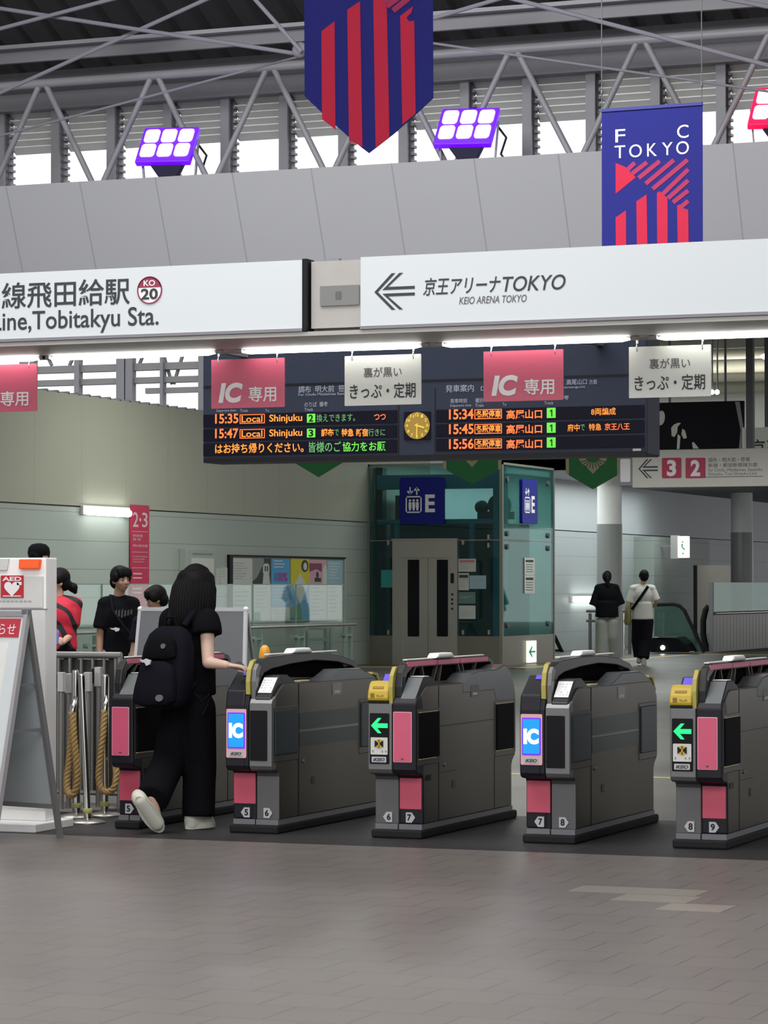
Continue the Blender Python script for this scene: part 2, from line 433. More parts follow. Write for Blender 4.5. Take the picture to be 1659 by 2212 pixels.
# roof truss above the ledge: top chord and zigzag braces
YTR = 29.9
zc = at_y(650, 140, YTR).z
tr = thing('roof_truss', 'long pale grey steel roof truss with zigzag braces in front of the louvred windows', 'roof truss', (-12, YTR, zc))
B().tube([(-14, 0, 0), (14, 0, 0)], 0.055, 14).make('top_chord', M['truss_paint'], tr, smooth=True)
B().tube([(-14, 0, 6.13 - zc), (14, 0, 6.13 - zc)], 0.04, 10).make('bottom_chord', M['truss_paint'], tr, smooth=True)
xa = at_y(92, 180, YTR).x; pa = (at_y(1385, 82, YTR).x - xa) / 5
for k in range(-2, 8):
    xx = xa + k * pa + 12
    for sgn in (-1, 1):
        B().tube([(xx + sgn * 0.05, 0, -0.03), (xx + sgn * (pa / 2 - 0.05), 0, 6.12 - zc)], 0.036, 10).make('brace', M['truss_paint'], tr, smooth=True)

# slack tie rods crossing under the roof
mk('rod_paint', (0.22, 0.205, 0.24), 0.45)
rods = [((-60, 78), (265, -8), 28.6, 'pale tie rod crossing high up beside the uppermost corner of the roof'),
        ((-60, 228), (460, -8), 28.9, 'long pale tie rod rising from beside the blue lamps towards the roof'),
        ((-40, 12), (640, 116), 28.7, 'pale tie rod sloping down to the joint beside the pointed banner'),
        ((545, -8), (652, 112), 28.5, 'short steep tie rod meeting the joint beside the pointed banner'),
        ((920, 44), (1090, -6), 28.7, 'blue-tinted short tie rod rising away from the pointed banner'),
        ((1095, -6), (1700, 152), 28.3, 'long pale tie rod passing above the rectangular club banner'),
        ((925, 92), (1760, 212), 28.9, 'thin tie rod running from the pointed banner to the red lamp'),
        ((-40, 304), (655, 120), 29.2, 'thin grey tie rod slanting in front of the louvred windows'),
        ((1560, -4), (1700, 22), 28.0, 'short red-lit tie rod in the top corner above the red lamp')]
for (p, q, y, lab) in rods:
    a, c = at_y(p[0], p[1], y), at_y(q[0], q[1], y)
    o = B().tube([a, c], 0.024 if 'thin' not in lab else 0.014, 8).make('tie_rod', M['rod_paint'], smooth=True)
    tag(o, lab, 'tie rod', 'tie rods under the roof')
jp = at_y(648, 108, 28.6)
b = B().ell(jp, (0.09, 0.06, 0.09)); b.cyl(jp, (jp.x + 0.1, 29.52, 7.64), 0.05)
tag(b.make('rod_joint', M['rod_paint'], smooth=True), 'cast steel joint where tie rods meet beside the pointed banner', 'joint')

# columns
for k, (u0, u1, y, vs) in enumerate(((1282, 1335, 56, 1132), (1573, 1620, 70, 1150))):
    a, c = at_y(u0, vs, y), at_y(u1, vs, y); r = (c.x - a.x) / 2; xx = (a.x + c.x) / 2
    B_ = B().cyl((xx, y + r, 0), (xx, y + r, a.z), r, n=32)
    o = struct(B_.make('column', mat('column_grey', (0.25, 0.255, 0.25), 0.35), smooth=True))
    struct(B().cyl((xx, y + r, a.z), (xx, y + r, 3.78), r - 0.01, n=32).make('column_upper', M['white_paint'], o, smooth=True))

# rails of the open gable above the left wall, daylight behind
YG = 46.0
def zy(u, v, y): return at_y(u, v, y).z
b = B()
for v, t in ((758, 0.17), (794.5, 0.125), (823.5, 0.105)):
    z = zy(230, v, YG); b.box((-27, YG, z - t / 2), (-19.5, YG + 0.2, z + t / 2))
z = zy(400, 842, YG); b.box((-22.9, YG, z - 0.05), (-19.5, YG + 0.1, z + 0.05))
b.box((-28, YG, 5.88), (-19.5, YG + 0.4, 6.6))
rail = b.make('window_30', mat('gable_rail', (0.24, 0.24, 0.24), 0.6)); struct(rail)
for u, wd in ((168, 0.10), (262, 0.16), (281, 0.14), (351, 0.06), (436, 0.1), (60, 0.3)):
    xx = at_y(u, 800, YG).x
    struct(B().box((xx - wd / 2, YG - 0.05, 3.9), (xx + wd / 2, YG + 0.1, 6.0)).make('window_30_post', M['mid_steel'], rail))
b = B()
for (u0, v0), (u1, v1) in (((98, 760), (112, 790)), ((150, 790), (162, 762)), ((312, 760), (300, 790)), ((352, 762), (372, 830)), ((375, 830), (395, 766))):
    b.bar(at_y(u0, v0, YG + 0.1), at_y(u1, v1, YG + 0.1), 0.05, 0.05)
struct(b.make('window_30_brace', M['mid_steel'], rail))
# ================================================================== gantry over the gates with the lit name signs
YF = 15.5
def pb(u0, v0, u1, v1, y):
    """frame corners -> x0, z0, x1, z1 on the plane y"""
    uc = (u0 + u1) / 2
    return at_y(u0, (v0+v1)/2, y).x, at_y(uc, v1, y).z, at_y(u1, (v0+v1)/2, y).x, at_y(uc, v0, y).z
mk('gantry_grey', (0.42, 0.41, 0.39), 0.5)
gan = thing('sign_gantry', 'grey overhead gantry carrying the lit station signs across the gate line', 'gantry', (-7, YF, 0))
B().box((-8, 0.115, 2.93), (8, 1.0, 3.33)).make('body', M['gantry_grey'], gan)
B().box((-8, 0.0, 2.905), (8, 1.02, 2.93)).make('soffit', M['gantry_grey'], gan)
for s in (-7.6, 7.6): B().box((s - 0.15, 0.3, 0), (s + 0.15, 0.7, 2.925)).make('post', M['mid_steel'], gan)
x0, z0, x1, z1 = pb(668, 567, 777.5, 715, YF)
B().box((x0 + 7, 0.03, 2.95), (x1 + 7, 0.115, 3.345)).make('blank_panel', M['gantry_grey'], gan)
for u in (255, 475, 640, 705, 1035, 1060):
    xx = at_y(u, 570, YF).x + 7; B().box((xx - 0.03, 0.12, 3.33), (xx + 0.03, 0.16, 3.37)).make('top_bracket', M['mid_steel'], gan)
x0, z0, x1, z1 = pb(693, 617, 777, 660, YF + 0.03)
pl = thing('notice_plate', 'small dull grey plate on the blank stretch between the two lit signs', 'plate', (x0, YF + 0.03, z0))
B().rrect(0, 0, x1 - x0, z1 - z0, 0.004, -0.012, 0.012).make('plate', mat('dull_plate', (0.20, 0.205, 0.20), 0.4), pl)
B().rrect((x1-x0)*0.4, (z1-z0)*0.3, (x1-x0)*0.55, (z1-z0)*0.7, 0.004, -0.014, 0.003).make('emblem', mat('dull_mark', (0.12, 0.12, 0.12), 0.5), pl)

M['lit_white'] = mat('lit_white', (0.56, 0.60, 0.615), 0.3, emit=(0.80, 0.88, 0.92), es=0.12, vary=0.02, scale=1.2)
xl = at_y(654, 640, YF).x
sg = thing('station_name_sign', 'long lit white station name sign reading Tobitakyu with a round number mark', 'sign', (xl, YF, 2.95))
B().box((-4.5, 0, 0.0), (0, 0.09, 0.405)).make('lit_panel', M['lit_white'], sg)
B().box((0, -0.01, -0.015), (0.03, 0.1, 0.41)).make('end_cap', M['black'], sg)
B().box((-4.5, -0.012, -0.018), (0, 0.1, 0.0)).make('bottom_edge', M['mid_steel'], sg)
def loc(bx, o):
    p = o.location; return bx[0] - p.x, bx[1] - p.z, bx[2] - p.x, bx[3] - p.z
yy = -0.003
x0, z0, x1, z1 = loc(pb(4, 605, 281, 663, YF), sg); wch = (x1 - x0) / 5
b = B().text('線飛田給駅', x0, z0, x1, z1, yy, 0.012)
b.text('京王', x0 - 2.06 * wch, z0, x0 - 0.1 * wch, z1, yy, 0.012)
b.make('station_lettering', M['ink'], sg)
b = B().text('Line,Tobitakyu Sta.', *loc(pb(-16, 668, 343, 721, YF), sg), yy, 0.01)
b.text('Keio', *loc(pb(-120, 676, -30, 720, YF), sg), yy, 0.01)
b.make('latin_lettering', M['ink'], sg)
x0, z0, x1, z1 = loc(pb(297, 597, 351, 657, YF), sg); cx, cz, r = (x0+x1)/2, (z0+z1)/2, (x1-x0)/2
nm = B().disc(cx, cz, r * 0.92, -0.004, 0.003).make('number_mark', M['white_paint'], sg)
nm.data.materials[0] = mat('mark_white', (0.75, 0.75, 0.75), 0.4, emit=(0.8, 0.82, 0.85), es=0.3)
b = B().ring(cx, cz, r, r * 0.9, -0.007, 0.003)
pts = [(cx + r*0.95*math.cos(t), cz + r*0.95*math.sin(t)) for t in [math.radians(12 + 156*i/16) for i in range(17)]]
b.sheet(pts, -0.007, 0.003).make('mark_ring', mat('mark_maroon', (0.28, 0.035, 0.08), 0.45), nm)
B().text('KO', cx - r*0.46, cz + r*0.30, cx + r*0.46, cz + r*0.72, -0.009, 0.02).make('mark_letters', M['white_ink'], nm)
B().text('20', cx - r*0.68, cz - r*0.68, cx + r*0.68, cz + r*0.12, -0.009, 0.03).make('mark_number', M['ink'], nm)

xr = at_y(779, 640, YF).x
s2 = thing('arena_sign', 'long lit white direction sign with an arrow towards the arena', 'sign', (xr, YF, 2.95))
B().box((0, 0, 0.0), (6.0, 0.09, 0.405)).make('lit_panel', M['lit_white'], s2)
B().box((0, -0.012, -0.018), (6.0, 0.1, 0.0)).make('bottom_edge', M['mid_steel'], s2)
x0, z0, x1, z1 = loc(pb(809, 590, 896, 669, YF), s2)
def arrow(b, x0, z0, x1, z1, y, t=0.003):
    """double-stroked left arrow"""
    w_, h = x1 - x0, z1 - z0; zc = (z0 + z1) / 2; k = 0.055 * h
    for s in (1, -1):
        P = lambda a, c: (x0 + a * w_, zc + s * c * h)
        b.sheet([P(0, 0), P(0.43, 0.5), P(0.52, 0.5), P(0.085, 0)], y, t)
        b.sheet([P(0.20, 0.05), P(0.62, 0.5), P(0.71, 0.5), P(0.34, 0.13), P(1, 0.13), P(1, 0.05)], y, t)
    return b
arrow(B(), x0, z0, x1, z1, yy).make('arrow', M['ink'], s2)
b = B().text('京王アリーナ', *loc(pb(914, 597, 1082, 636, YF), s2), yy, 0.012, 0.22)
b.text('TOKYO', *loc(pb(1086, 595, 1222, 628, YF), s2), yy, 0.008, 0.22)
b.make('arena_lettering', M['ink'], s2)
B().text('KEIO ARENA TOKYO', *loc(pb(992, 639, 1138, 655, YF), s2), yy, 0.01, 0.22).make('latin_lettering', mat('ink_grey', (0.12, 0.12, 0.13), 0.6), s2)

# tube lights along the soffit
M['tube_glow'] = mat('tube_glow', (0.9, 0.9, 0.9), 0.4, emit=(1, 1, 0.96), es=9)
YL = YF + 0.72
tubes = [((-250, 86), 'outermost beside the cut-off pink hanging sign'), ((108, 466), 'between the first two pink hanging signs'), ((524, 911), 'over the dark departure board and its clock'), ((957, 1362), 'over the second pink hanging sign'), ((1420, 1800), 'beyond the last white hanging sign')]
for (u0, u1), lab in tubes:
    xa_, xb = at_y(u0, 740, YL).x, at_y(u1, 740, YL).x
    t = thing('tube_light', 'slim white tube light under the gantry, ' + lab, 'tube light', (xa_, YL, 2.888), 0, 'tube lights under the gantry')
    L_ = xb - xa_
    B().tube([(0.0, 0, 0), (0.05, 0, 0), (L_ - 0.05, 0, 0), (L_, 0, 0)], [0.006, 0.016, 0.016, 0.006], 12).make('tube', M['tube_glow'], t, smooth=True)
    for a_ in (-0.05, L_): B().box((a_, -0.016, -0.006), (a_ + 0.05, 0.016, 0.016)).make('end_holder', M['gantry_grey'], t, 0.004)

# hanging gate signs
YH = YF + 0.82
M['sign_pink'] = mat('sign_pink', (0.60, 0.095, 0.165), 0.35, vary=0.02)
M['sign_white'] = mat('sign_white', (0.74, 0.75, 0.70), 0.4, vary=0.02)
def hanging(u0, u1, v0, v1, pink, label, cut=False):
    x0, z0, x1, z1 = pb(u0, v0, u1, v1, YH)
    t = thing('hanging_sign', label, 'hanging sign', ((x0+x1)/2, YH, z0), 0, 'pink gate signs' if pink else 'white gate signs')
    w2, h = (x1 - x0) / 2, z1 - z0
    B().rrect(-w2, 0, w2, h, 0.004, -0.004, 0.008).make('panel', M['sign_pink'] if pink else M['sign_white'], t)
    if pink:
        b = B().text('IC', -w2*0.80, h*0.11, -w2*0.13, h*0.52, -0.006, 0.05, 0.18)
        b.text('専用', w2*0.03, h*0.115, w2*0.78, h*0.43, -0.006, 0.014)
        b.make('lettering', M['white_ink'], t)
    else:
        B().text('裏が黒い', -w2*0.5, h*0.555, w2*0.5, h*0.76, -0.006, 0.008).make('upper_lettering', mat('ink_soft', (0.12, 0.12, 0.12), 0.6), t)
        B().text('きっぷ・定期', -w2*0.86, h*0.13, w2*0.86, h*0.44, -0.006, 0.01).make('lower_lettering', M['ink'], t)
    top = 2.9035 - z0
    for s in (-0.8, 0.8):
        b = B(); xx = s * w2; b.tube([(xx, 0, h - 0.03), (xx, -0.008, h + 0.0), (xx, 0, h + 0.028)], 0.0045, 8)
        b.cyl((xx, 0, h + 0.02), (xx, 0, h + 0.038), 0.008, n=10)
        zc_ = (h + 0.036 + top) / 2 + 0.004; rr = max(0.012, (top - h - 0.036) / 2)
        b.tube([(xx + rr * math.sin(q), 0, zc_ - rr * math.cos(q)) for q in [math.radians(-160 + 32 * i) for i in range(11)]], 0.004, 8)
        b.cyl((xx, 0, top - 0.006), (xx, 0, top + 0.0004), 0.012, n=10)
        b.make('hook', M['chrome'], t, smooth=True)
hanging(-80, 80, 788, 890, True, 'pink hanging gate sign cut by the edge, over the lane beside the medical cabinet')
hanging(457, 615, 775, 881, True, 'pink hanging gate sign over the Shinjuku rows of the departure board')
hanging(745, 910, 767, 875, False, 'white hanging gate sign above the round clock')
hanging(1045, 1217, 757, 866, True, 'pink hanging gate sign over the half of the departure board with one-numbered tracks')
hanging(1359, 1536, 747, 858, False, 'white hanging gate sign at the end of the departure board')

# ------------------------------------------------------------------ departure board
YB = 21.0
mk('board_navy', (0.032, 0.039, 0.062), 0.5, spec=0.15); mk('board_dark', (0.007, 0.007, 0.015), 0.5, spec=0.1); mk('board_line', (0.055, 0.062, 0.10), 0.4)
M['led_orange'] = mat('led_orange', (0.5, 0.1, 0.03), 0.5, emit=(1.0, 0.13, 0.02), es=1.5, vary=0)
M['led_amber'] = mat('led_amber', (0.5, 0.2, 0.03), 0.5, emit=(1.0, 0.22, 0.02), es=1.2, vary=0)
M['led_green'] = mat('led_green', (0.1, 0.4, 0.05), 0.5, emit=(0.10, 0.62, 0.04), es=0.9, vary=0)
M['led_dim'] = mat('led_dim', (0.1, 0.3, 0.1), 0.5, emit=(0.12, 0.36, 0.12), es=0.6, vary=0)
M['board_print'] = mat('board_print', (0.32, 0.34, 0.40), 0.5)
bx = pb(438, 757, 1398, 992, YB); bl, bz0, br_, bz1 = bx
bd = thing('departure_board', 'long dark navy departure board with orange train rows and a yellow clock', 'departure board', ((bl+br_)/2, YB, bz0))
bw = (br_ - bl) / 2
bz1 = bz1 + 0.12
B().box((-bw, 0, 0), (bw, 0.35, bz1 - bz0)).make('housing', M['board_navy'], bd, 0.015)
B().box((-bw + 0.01, -0.006, 0.0), (bw - 0.01, 0.01, 0.035)).make('bottom_rim', M['black'], bd)
for u in (-0.8, 0.8): B().bar((u * bw, 0.1, bz1 - bz0 - 0.1), (u * bw, YF + 1.022 - YB, bz1 - bz0 - 0.1), 0.06, 0.06).make('support_arm', M['mid_steel'], bd)
def BP(u0, v0, u1, v1): return loc(pb(u0, v0, u1, v1, YB), bd)
B().rect(*BP(440, 820, 1398, 824), -0.004, 0.006).make('upper_groove', M['black'], bd)
strips = [(440, 891, 858, 918), (440, 923, 858, 949), (440, 954, 858, 981), (943, 880, 1392, 907), (943, 912, 1392, 939), (943, 944, 1392, 970)]
rows = []
for s in strips:
    rows.append(B().rect(*BP(*s), -0.008, 0.01).make('display_row', M['board_dark'], bd))
b = B()
for u in (861, 940): b.rect(*BP(u - 1, 838, u + 1, 985), -0.003, 0.004)
b.make('divider', M['black'], bd)
yl = -0.011
def led(row, items):
    by = {}
    for txt, u0, v0, u1, v1, key, bold in items: by.setdefault(key, []).append((txt, u0, v0, u1, v1, bold))
    for key, its in by.items():
        b = B()
        for txt, u0, v0, u1, v1, bold in its:
            if txt == '#':
                x0, z0, x1, z1 = BP(u0, v0, u1, v1); t = 0.006
                b.rect(x0, z0, x1, z0 + t, yl, 0.002); b.rect(x0, z1 - t, x1, z1, yl, 0.002); b.rect(x0, z0, x0 + t, z1, yl, 0.002); b.rect(x1 - t, z0, x1, z1, yl, 0.002)
            elif txt == '1':
                x0, z0, x1, z1 = BP(u0, v0, u1, v1); w_ = (x1 - x0) * .4; b.box((x1 - w_, yl - .003, z0), (x1, yl, z1)); b.sheet([(x1 - w_, z1), (x0, z1 - (z1-z0)*.22), (x0, z1 - (z1-z0)*.36), (x1 - w_, z1 - (z1-z0)*.18)], yl - .003, .003)
            elif txt == '@': b.rect(*BP(u0, v0, u1, v1), yl + 0.001, 0.002)
            else: b.text(txt, *BP(u0, v0, u1, v1), yl - (0.002 if key == 'board_dark' else 0), bold)
        b.make('row_lettering', M[key], rows[row])
for r, (tm, vy, tn) in enumerate((('15:35', 904, '2'), ('15:47', 936, '3'))):
    led(r, [(tm, 466, vy - 10, 516, vy + 11, 'led_orange', 0.02), ('#', 519, vy - 9, 573, vy + 11, 'led_orange', 0), ('Local', 523, vy - 6, 568, vy + 8, 'led_amber', 0.01),
            ('Shinjuku', 583, vy - 9, 654, vy + 11, 'led_amber', 0.015), ('@', 664, vy - 10, 682, vy + 9, 'led_green', 0), (tn, 668, vy - 8, 678, vy + 7, 'board_dark', 0.02)])
led(0, [('換えできます。', 685, 894, 768, 911, 'led_dim', 0.0), ('つつ', 809, 895, 834, 907, 'led_orange', 0.01)])
led(1, [('調布', 695, 926, 722, 943, 'led_amber', 0.02), ('で', 724, 928, 733, 941, 'led_dim', 0.0), ('特急', 739, 926, 765, 943, 'led_amber', 0.02), ('新宿', 770, 926, 796, 943, 'led_amber', 0.02), ('行きに', 797, 926, 833, 942, 'led_dim', 0.0)])
led(2, [('はお持ち帰りください。', 466, 957, 657, 979, 'led_amber', 0.015), ('皆様のご', 668, 954, 738, 977, 'led_dim', 0.01), ('協力をお願', 741, 954, 834, 975, 'led_green', 0.012)])
for r, (tm, vy) in enumerate((('15:34', 894), ('15:45', 926), ('15:56', 958))):
    it = [(tm, 971, vy - 10, 1024, vy + 12, 'led_orange', 0.02), ('#', 1026, vy - 10, 1085, vy + 11, 'led_orange', 0), ('各駅停車', 1029, vy - 8, 1083, vy + 9, 'led_amber', 0.02),
          ('高尾山口', 1095, vy - 9, 1172, vy + 11, 'led_orange', 0.02), ('@', 1182, vy - 13, 1201, vy + 9, 'led_green', 0), ('1', 1189, vy - 9, 1194, vy + 6, 'board_dark', 0.02)]
    if r == 0: it.append(('8両編成', 1278, vy - 13, 1331, vy + 3, 'led_amber', 0.01))
    if r == 1: it += [('府中', 1227, vy - 10, 1253, vy + 6, 'led_amber', 0.01), ('で', 1255, vy - 9, 1264, vy + 4, 'led_dim', 0), ('特急', 1273, vy - 11, 1300, vy + 4, 'led_amber', 0.01), ('京王八王', 1307, vy - 12, 1361, vy + 3, 'led_orange', 0.01)]
    led(3 + r, it)
b = B()
for txt, u0, v0, u1, v1 in (('調布  明大前  笹塚  新宿', 645, 832, 795, 847), ('For Chofu Meidaimae Sasazuka Shinjuku', 645, 848, 795, 855), ('のりば  備考', 658, 868, 708, 879), ('Track', 658, 881, 677, 888), ('Departure time', 468, 884, 510, 891),
                            ('Train', 519, 884, 536, 890), ('To', 573, 884, 582, 890), ('発車案内', 963, 831, 1024, 847), ('Departures', 1039, 834, 1100, 846), ('高尾山口', 1224, 819, 1268, 831), ('方面', 1273, 820, 1290, 830),
                            ('for Takaosanguchi', 1190, 834, 1264, 840), ('発車時刻', 973, 861, 1009, 871), ('Departure time', 973, 873, 1018, 880), ('種別', 1027, 860, 1044, 870), ('Train', 1027, 872, 1045, 879), ('To', 1086, 870, 1094, 877), ('Track', 1176, 867, 1196, 874), ('備考', 1205, 854, 1229, 864)):
    B().text(txt, *BP(u0, v0, u1, v1), -0.004, 0.006).make('heading_lettering', M['board_print'], bd)
B().rrect(*BP(1367, 969, 1385, 976), 0.004, -0.004, 0.004).make('maker_plate', M['gantry_grey'], bd)
# clock
x0, z0, x1, z1 = BP(873, 889, 931, 950); cx, cz, r = (x0+x1)/2, (z0+z1)/2, (x1-x0)/2
ck = B().rrect(x0, z0, x1, z1, 0.01, -0.008, 0.01).make('clock', M['board_dark'], bd)
B().disc(cx, cz, r * 0.94, -0.011, 0.003).make('clock_face', mat('clock_amber', (0.25, 0.16, 0.02), 0.5, emit=(0.20, 0.12, 0.012), es=0.7), ck)
b = B()
for k in range(1, 13):
    t = math.radians(90 - 30 * k); px, pz = cx + r*0.74*math.cos(t), cz + r*0.74*math.sin(t)
    b.text(str(k), px - r*(0.13 if k > 9 else 0.07), pz - r*0.1, px + r*(0.13 if k > 9 else 0.07), pz + r*0.1, -0.0125, 0.02)
b.make('clock_numerals', mat('clock_yellow', (0.6, 0.4, 0.05), 0.5, emit=(0.75, 0.48, 0.06), es=0.8), ck)
b = B()
for k in range(12):
    t = math.radians(30 * k); b.sheet([(cx + r*q*math.cos(t + dt), cz + r*q*math.sin(t + dt)) for q, dt in ((0.86, -0.02), (0.93, -0.02), (0.93, 0.02), (0.86, 0.02))], -0.0125, 0.001)
for deg, ln, wd in ((-16, 0.55, 0.09), (-92, 0.82, 0.06)):
    t = math.radians(deg); d = (math.cos(t), math.sin(t)); nn = (-d[1] * wd * r, d[0] * wd * r)
    b.sheet([(cx - d[0]*r*0.15 + nn[0]/2, cz - d[1]*r*0.15 + nn[1]/2), (cx - d[0]*r*0.15 - nn[0]/2, cz - d[1]*r*0.15 - nn[1]/2), (cx + d[0]*r*ln - nn[0]/2, cz + d[1]*r*ln - nn[1]/2), (cx + d[0]*r*ln + nn[0]/2, cz + d[1]*r*ln + nn[1]/2)], -0.015, 0.002)
b.make('clock_hands', bpy.data.materials['clock_yellow'], ck)
# ================================================================== ticket gates
YG0 = 15.2
mk('gate_steel', (0.085, 0.080, 0.070), 0.42, 0.55, vary=0.12, scale=4, stretch=(1, 1, 0.15))
mk('gate_side', (0.092, 0.082, 0.064), 0.28, 0.75, vary=0.18, scale=3, stretch=(1, 1, 0.12))
mk('gate_silver', (0.17, 0.17, 0.172), 0.35, 0.5)
mk('gate_black', (0.012, 0.012, 0.017), 0.42, spec=0.25)
mk('gate_dark', (0.020, 0.021, 0.024), 0.35, spec=0.35)
mk('gate_smoke', (0.075, 0.082, 0.085), 0.22)
mk('gate_pink', (0.60, 0.095, 0.18), 0.4); mk('gate_pink_low', (0.55, 0.075, 0.13), 0.45); mk('strip_yellow', (0.40, 0.345, 0.07), 0.45)
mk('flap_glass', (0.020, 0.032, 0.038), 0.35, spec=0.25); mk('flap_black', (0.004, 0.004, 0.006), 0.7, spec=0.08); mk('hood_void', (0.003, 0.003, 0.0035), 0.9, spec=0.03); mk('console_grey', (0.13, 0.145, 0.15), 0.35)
mk('plate_grey', (0.46, 0.47, 0.48), 0.5); mk('kick_grey', (0.15, 0.155, 0.17), 0.45)
mk('band_glass', (0.030, 0.042, 0.040), 0.35, spec=0.3)
M['screen_blue'] = mat('screen_blue', (0.0, 0.03, 0.08), 0.3, emit=(0.0, 0.36, 1.0), es=0.95, vary=0)
M['screen_edge'] = mat('screen_edge', (0.1, 0.02, 0.5), 0.3, emit=(0.10, 0.01, 0.95), es=1.0, vary=0)
M['screen_white'] = mat('screen_white', (0.8, 0.8, 0.8), 0.3, emit=(1, 1, 1), es=1.25, vary=0)
M['arrow_green'] = mat('arrow_green', (0.02, 0.5, 0.12), 0.3, emit=(0.0, 0.68, 0.20), es=1.0, vary=0)
M['reader_glow'] = mat('reader_glow', (0.1, 0.08, 0.4), 0.3, emit=(0.12, 0.06, 0.75), es=0.5, vary=0)
M['edge_gold'] = mat('edge_gold', (0.42, 0.34, 0.18), 0.4)

def arc(c, r, a0, a1, n=6):
    return [(c[0] + r * math.cos(math.radians(a0 + (a1-a0)*i/n)), c[1] + r * math.sin(math.radians(a0 + (a1-a0)*i/n))) for i in range(n + 1)]
FRONT = [(0.05, 0.08), (0.05, 0.33)] + arc((0.02, 0.33), 0.03, 0, 90, 5)[1:] + [(-0.03, 0.365), (-0.05, 0.375), (-0.06, 0.395)]
REAR = [(1.66, 0.70), (1.66, 0.415), (1.645, 0.39), (1.60, 0.36), (1.58, 0.33), (1.58, 0.08)]
def pent(b, x, z, right, y):
    w_, h = 0.042, 0.058
    if right: return b.sheet([(x - w_*0.5, z - h/2), (x + w_*0.35, z - h/2), (x + w_*0.85, z), (x + w_*0.35, z + h/2), (x - w_*0.5, z + h/2)], y, 0.003)
    return b.sheet([(x + w_*0.5, z - h/2), (x + w_*0.5, z + h/2), (x - w_*0.35, z + h/2), (x - w_*0.85, z), (x - w_*0.35, z - h/2)], y, 0.003)
def number(t, n, x, right):
    p = pent(B(), x, 0.118, right, 0.0385).make('number_plate', M['plate_grey'], t)
    B().text(str(n), x - 0.012, 0.10, x + 0.012, 0.137, 0.0375, 0.03).make('lane_number', M['black'], p)
def slab(name, poly, xa, xb, m, t, bev=0.006):
    return B().prism(poly, 'x', xa, xb).make(name, m, t, bev)
def side_bits(t, kind, x=0.146):
    """what the lane side shows: door flaps, sensor bands, panel joints, latches"""
    fm = M['flap_glass'] if kind == 'A' else M['flap_black']
    for y0, y1, z0, z1 in ((-0.03, 0.29, 0.455, 0.715), (1.28, 1.60, 0.435, 0.715)):
        f = B().box((x - 0.02, y0 - 0.015, z0 - 0.04), (x + 0.003, y1 + 0.03, z1 + 0.02)).make('flap_pocket', M['gate_steel'], t, 0.004)
        B().box((x, y0, z0), (x + 0.012, y1, z1)).make('door_flap', fm, t, 0.008)
        if kind == 'B':
            b = B().box((x + 0.002, y0, z1), (x + 0.013, y1 - 0.03, z1 + 0.004)); b.box((x + 0.002, y0, z0 - 0.005), (x + 0.013, y1 - 0.06, z0))
            b.make('flap_edging', M['edge_gold'], f)
    if kind == 'A':
        for z0, z1 in ((0.59, 0.685), (0.487, 0.57)):
            B().box((x - 0.004, 0.335, z0), (x + 0.003, 1.25, z1)).make('sensor_band', M['band_glass'], t)
        B().box((x - 0.004, 0.335, 0.574), (x + 0.004, 1.25, 0.586)).make('band_rail', M['gate_silver'], t)
        B().box((x - 0.004, 0.325, 0.08), (x + 0.0015, 0.333, 0.86)).make('panel_joint', M['gate_black'], t)
    else:
        b = B().box((x - 0.004, 0.30, 0.08), (x + 0.001, 0.306, 0.86)); b.box((x - 0.004, 0.306, 0.622), (x + 0.001, 1.26, 0.628)); b.box((x - 0.004, 0.306, 0.355), (x + 0.001, 0.6, 0.359)); b.box((x - 0.004, 1.26, 0.08), (x + 0.001, 1.266, 0.4))
        b.make('panel_joint', M['gate_black'], t)
        B().box((x - 0.004, 0.09, 0.325), (x + 0.002, 0.17, 0.357)).make('coin_slot', M['black'], t)
    B().box((x - 0.004, 0.52, 0.255), (x + 0.003, 0.57, 0.30)).make('latch_plate', M['gate_dark'], t, 0.003)
    B().cyl((x - 0.004, 0.40, 0.40), (x + 0.006, 0.40, 0.40), 0.012).make('lock', M['gate_silver'], t)
    st = B().box((x - 0.004, 0.84, 0.775), (x + 0.002, 0.98, 0.845)).make('info_sticker', M['gate_silver'] if kind == 'A' else M['gate_steel'], t)
    B().box((x + 0.001, 0.87, 0.785), (x + 0.003, 0.95, 0.80)).make('sticker_print', M['plate_grey'], st)
def plinth(t, xa, xb):
    B().box((xa - 0.01, 0.0, 0.0), (xb + 0.01, 1.66, 0.05)).make('plinth', M['black_rubber'], t, 0.012)
    B().box((xa + 0.004, 0.035, 0.05), ((xa+xb)/2 - 0.004, 1.6, 0.08)).make('kick_strip', M['kick_grey'], t)
    B().box(((xa+xb)/2 + 0.004, 0.035, 0.05), (xb - 0.002, 1.6, 0.08)).make('kick_strip', M['kick_grey'], t)
def keio(t, x0, z0, x1, z1, y):
    p = B().rrect(x0, z0, x1, z1, 0.004, y, 0.003).make('maker_plate', M['plate_grey'], t)
    B().text('iKEIO', x0 + (x1-x0)*0.1, z0 + (z1-z0)*0.2, x1 - (x1-x0)*0.1, z0 + (z1-z0)*0.8, y - 0.002, 0.03, 0.3).make('maker_lettering', M['ink'], p)
def top_gear(t, y0, y1, x0, x1, z):
    B().box((x0, y0, z), (x1, y1, z + 0.008)).make('top_strip', M['white_paint'], t, 0.003)
    ym = y0 + (y1 - y0) * 0.42
    B().prism([(ym - 0.15, z + 0.004), (ym - 0.10, z + 0.034), (ym + 0.12, z + 0.034), (ym + 0.17, z + 0.004)], 'x', x0 - 0.01, x1 + 0.03).make('sensor_dome', M['white_paint'], t, 0.012)
HOOD = [(-0.03, 0.775), (-0.034, 0.88), (-0.02, 0.945), (0.02, 0.985), (0.1, 1.01), (0.22, 1.02), (0.5, 1.028), (0.9, 1.028), (1.25, 1.005), (1.48, 0.965), (1.6, 0.90), (1.62, 0.84)]
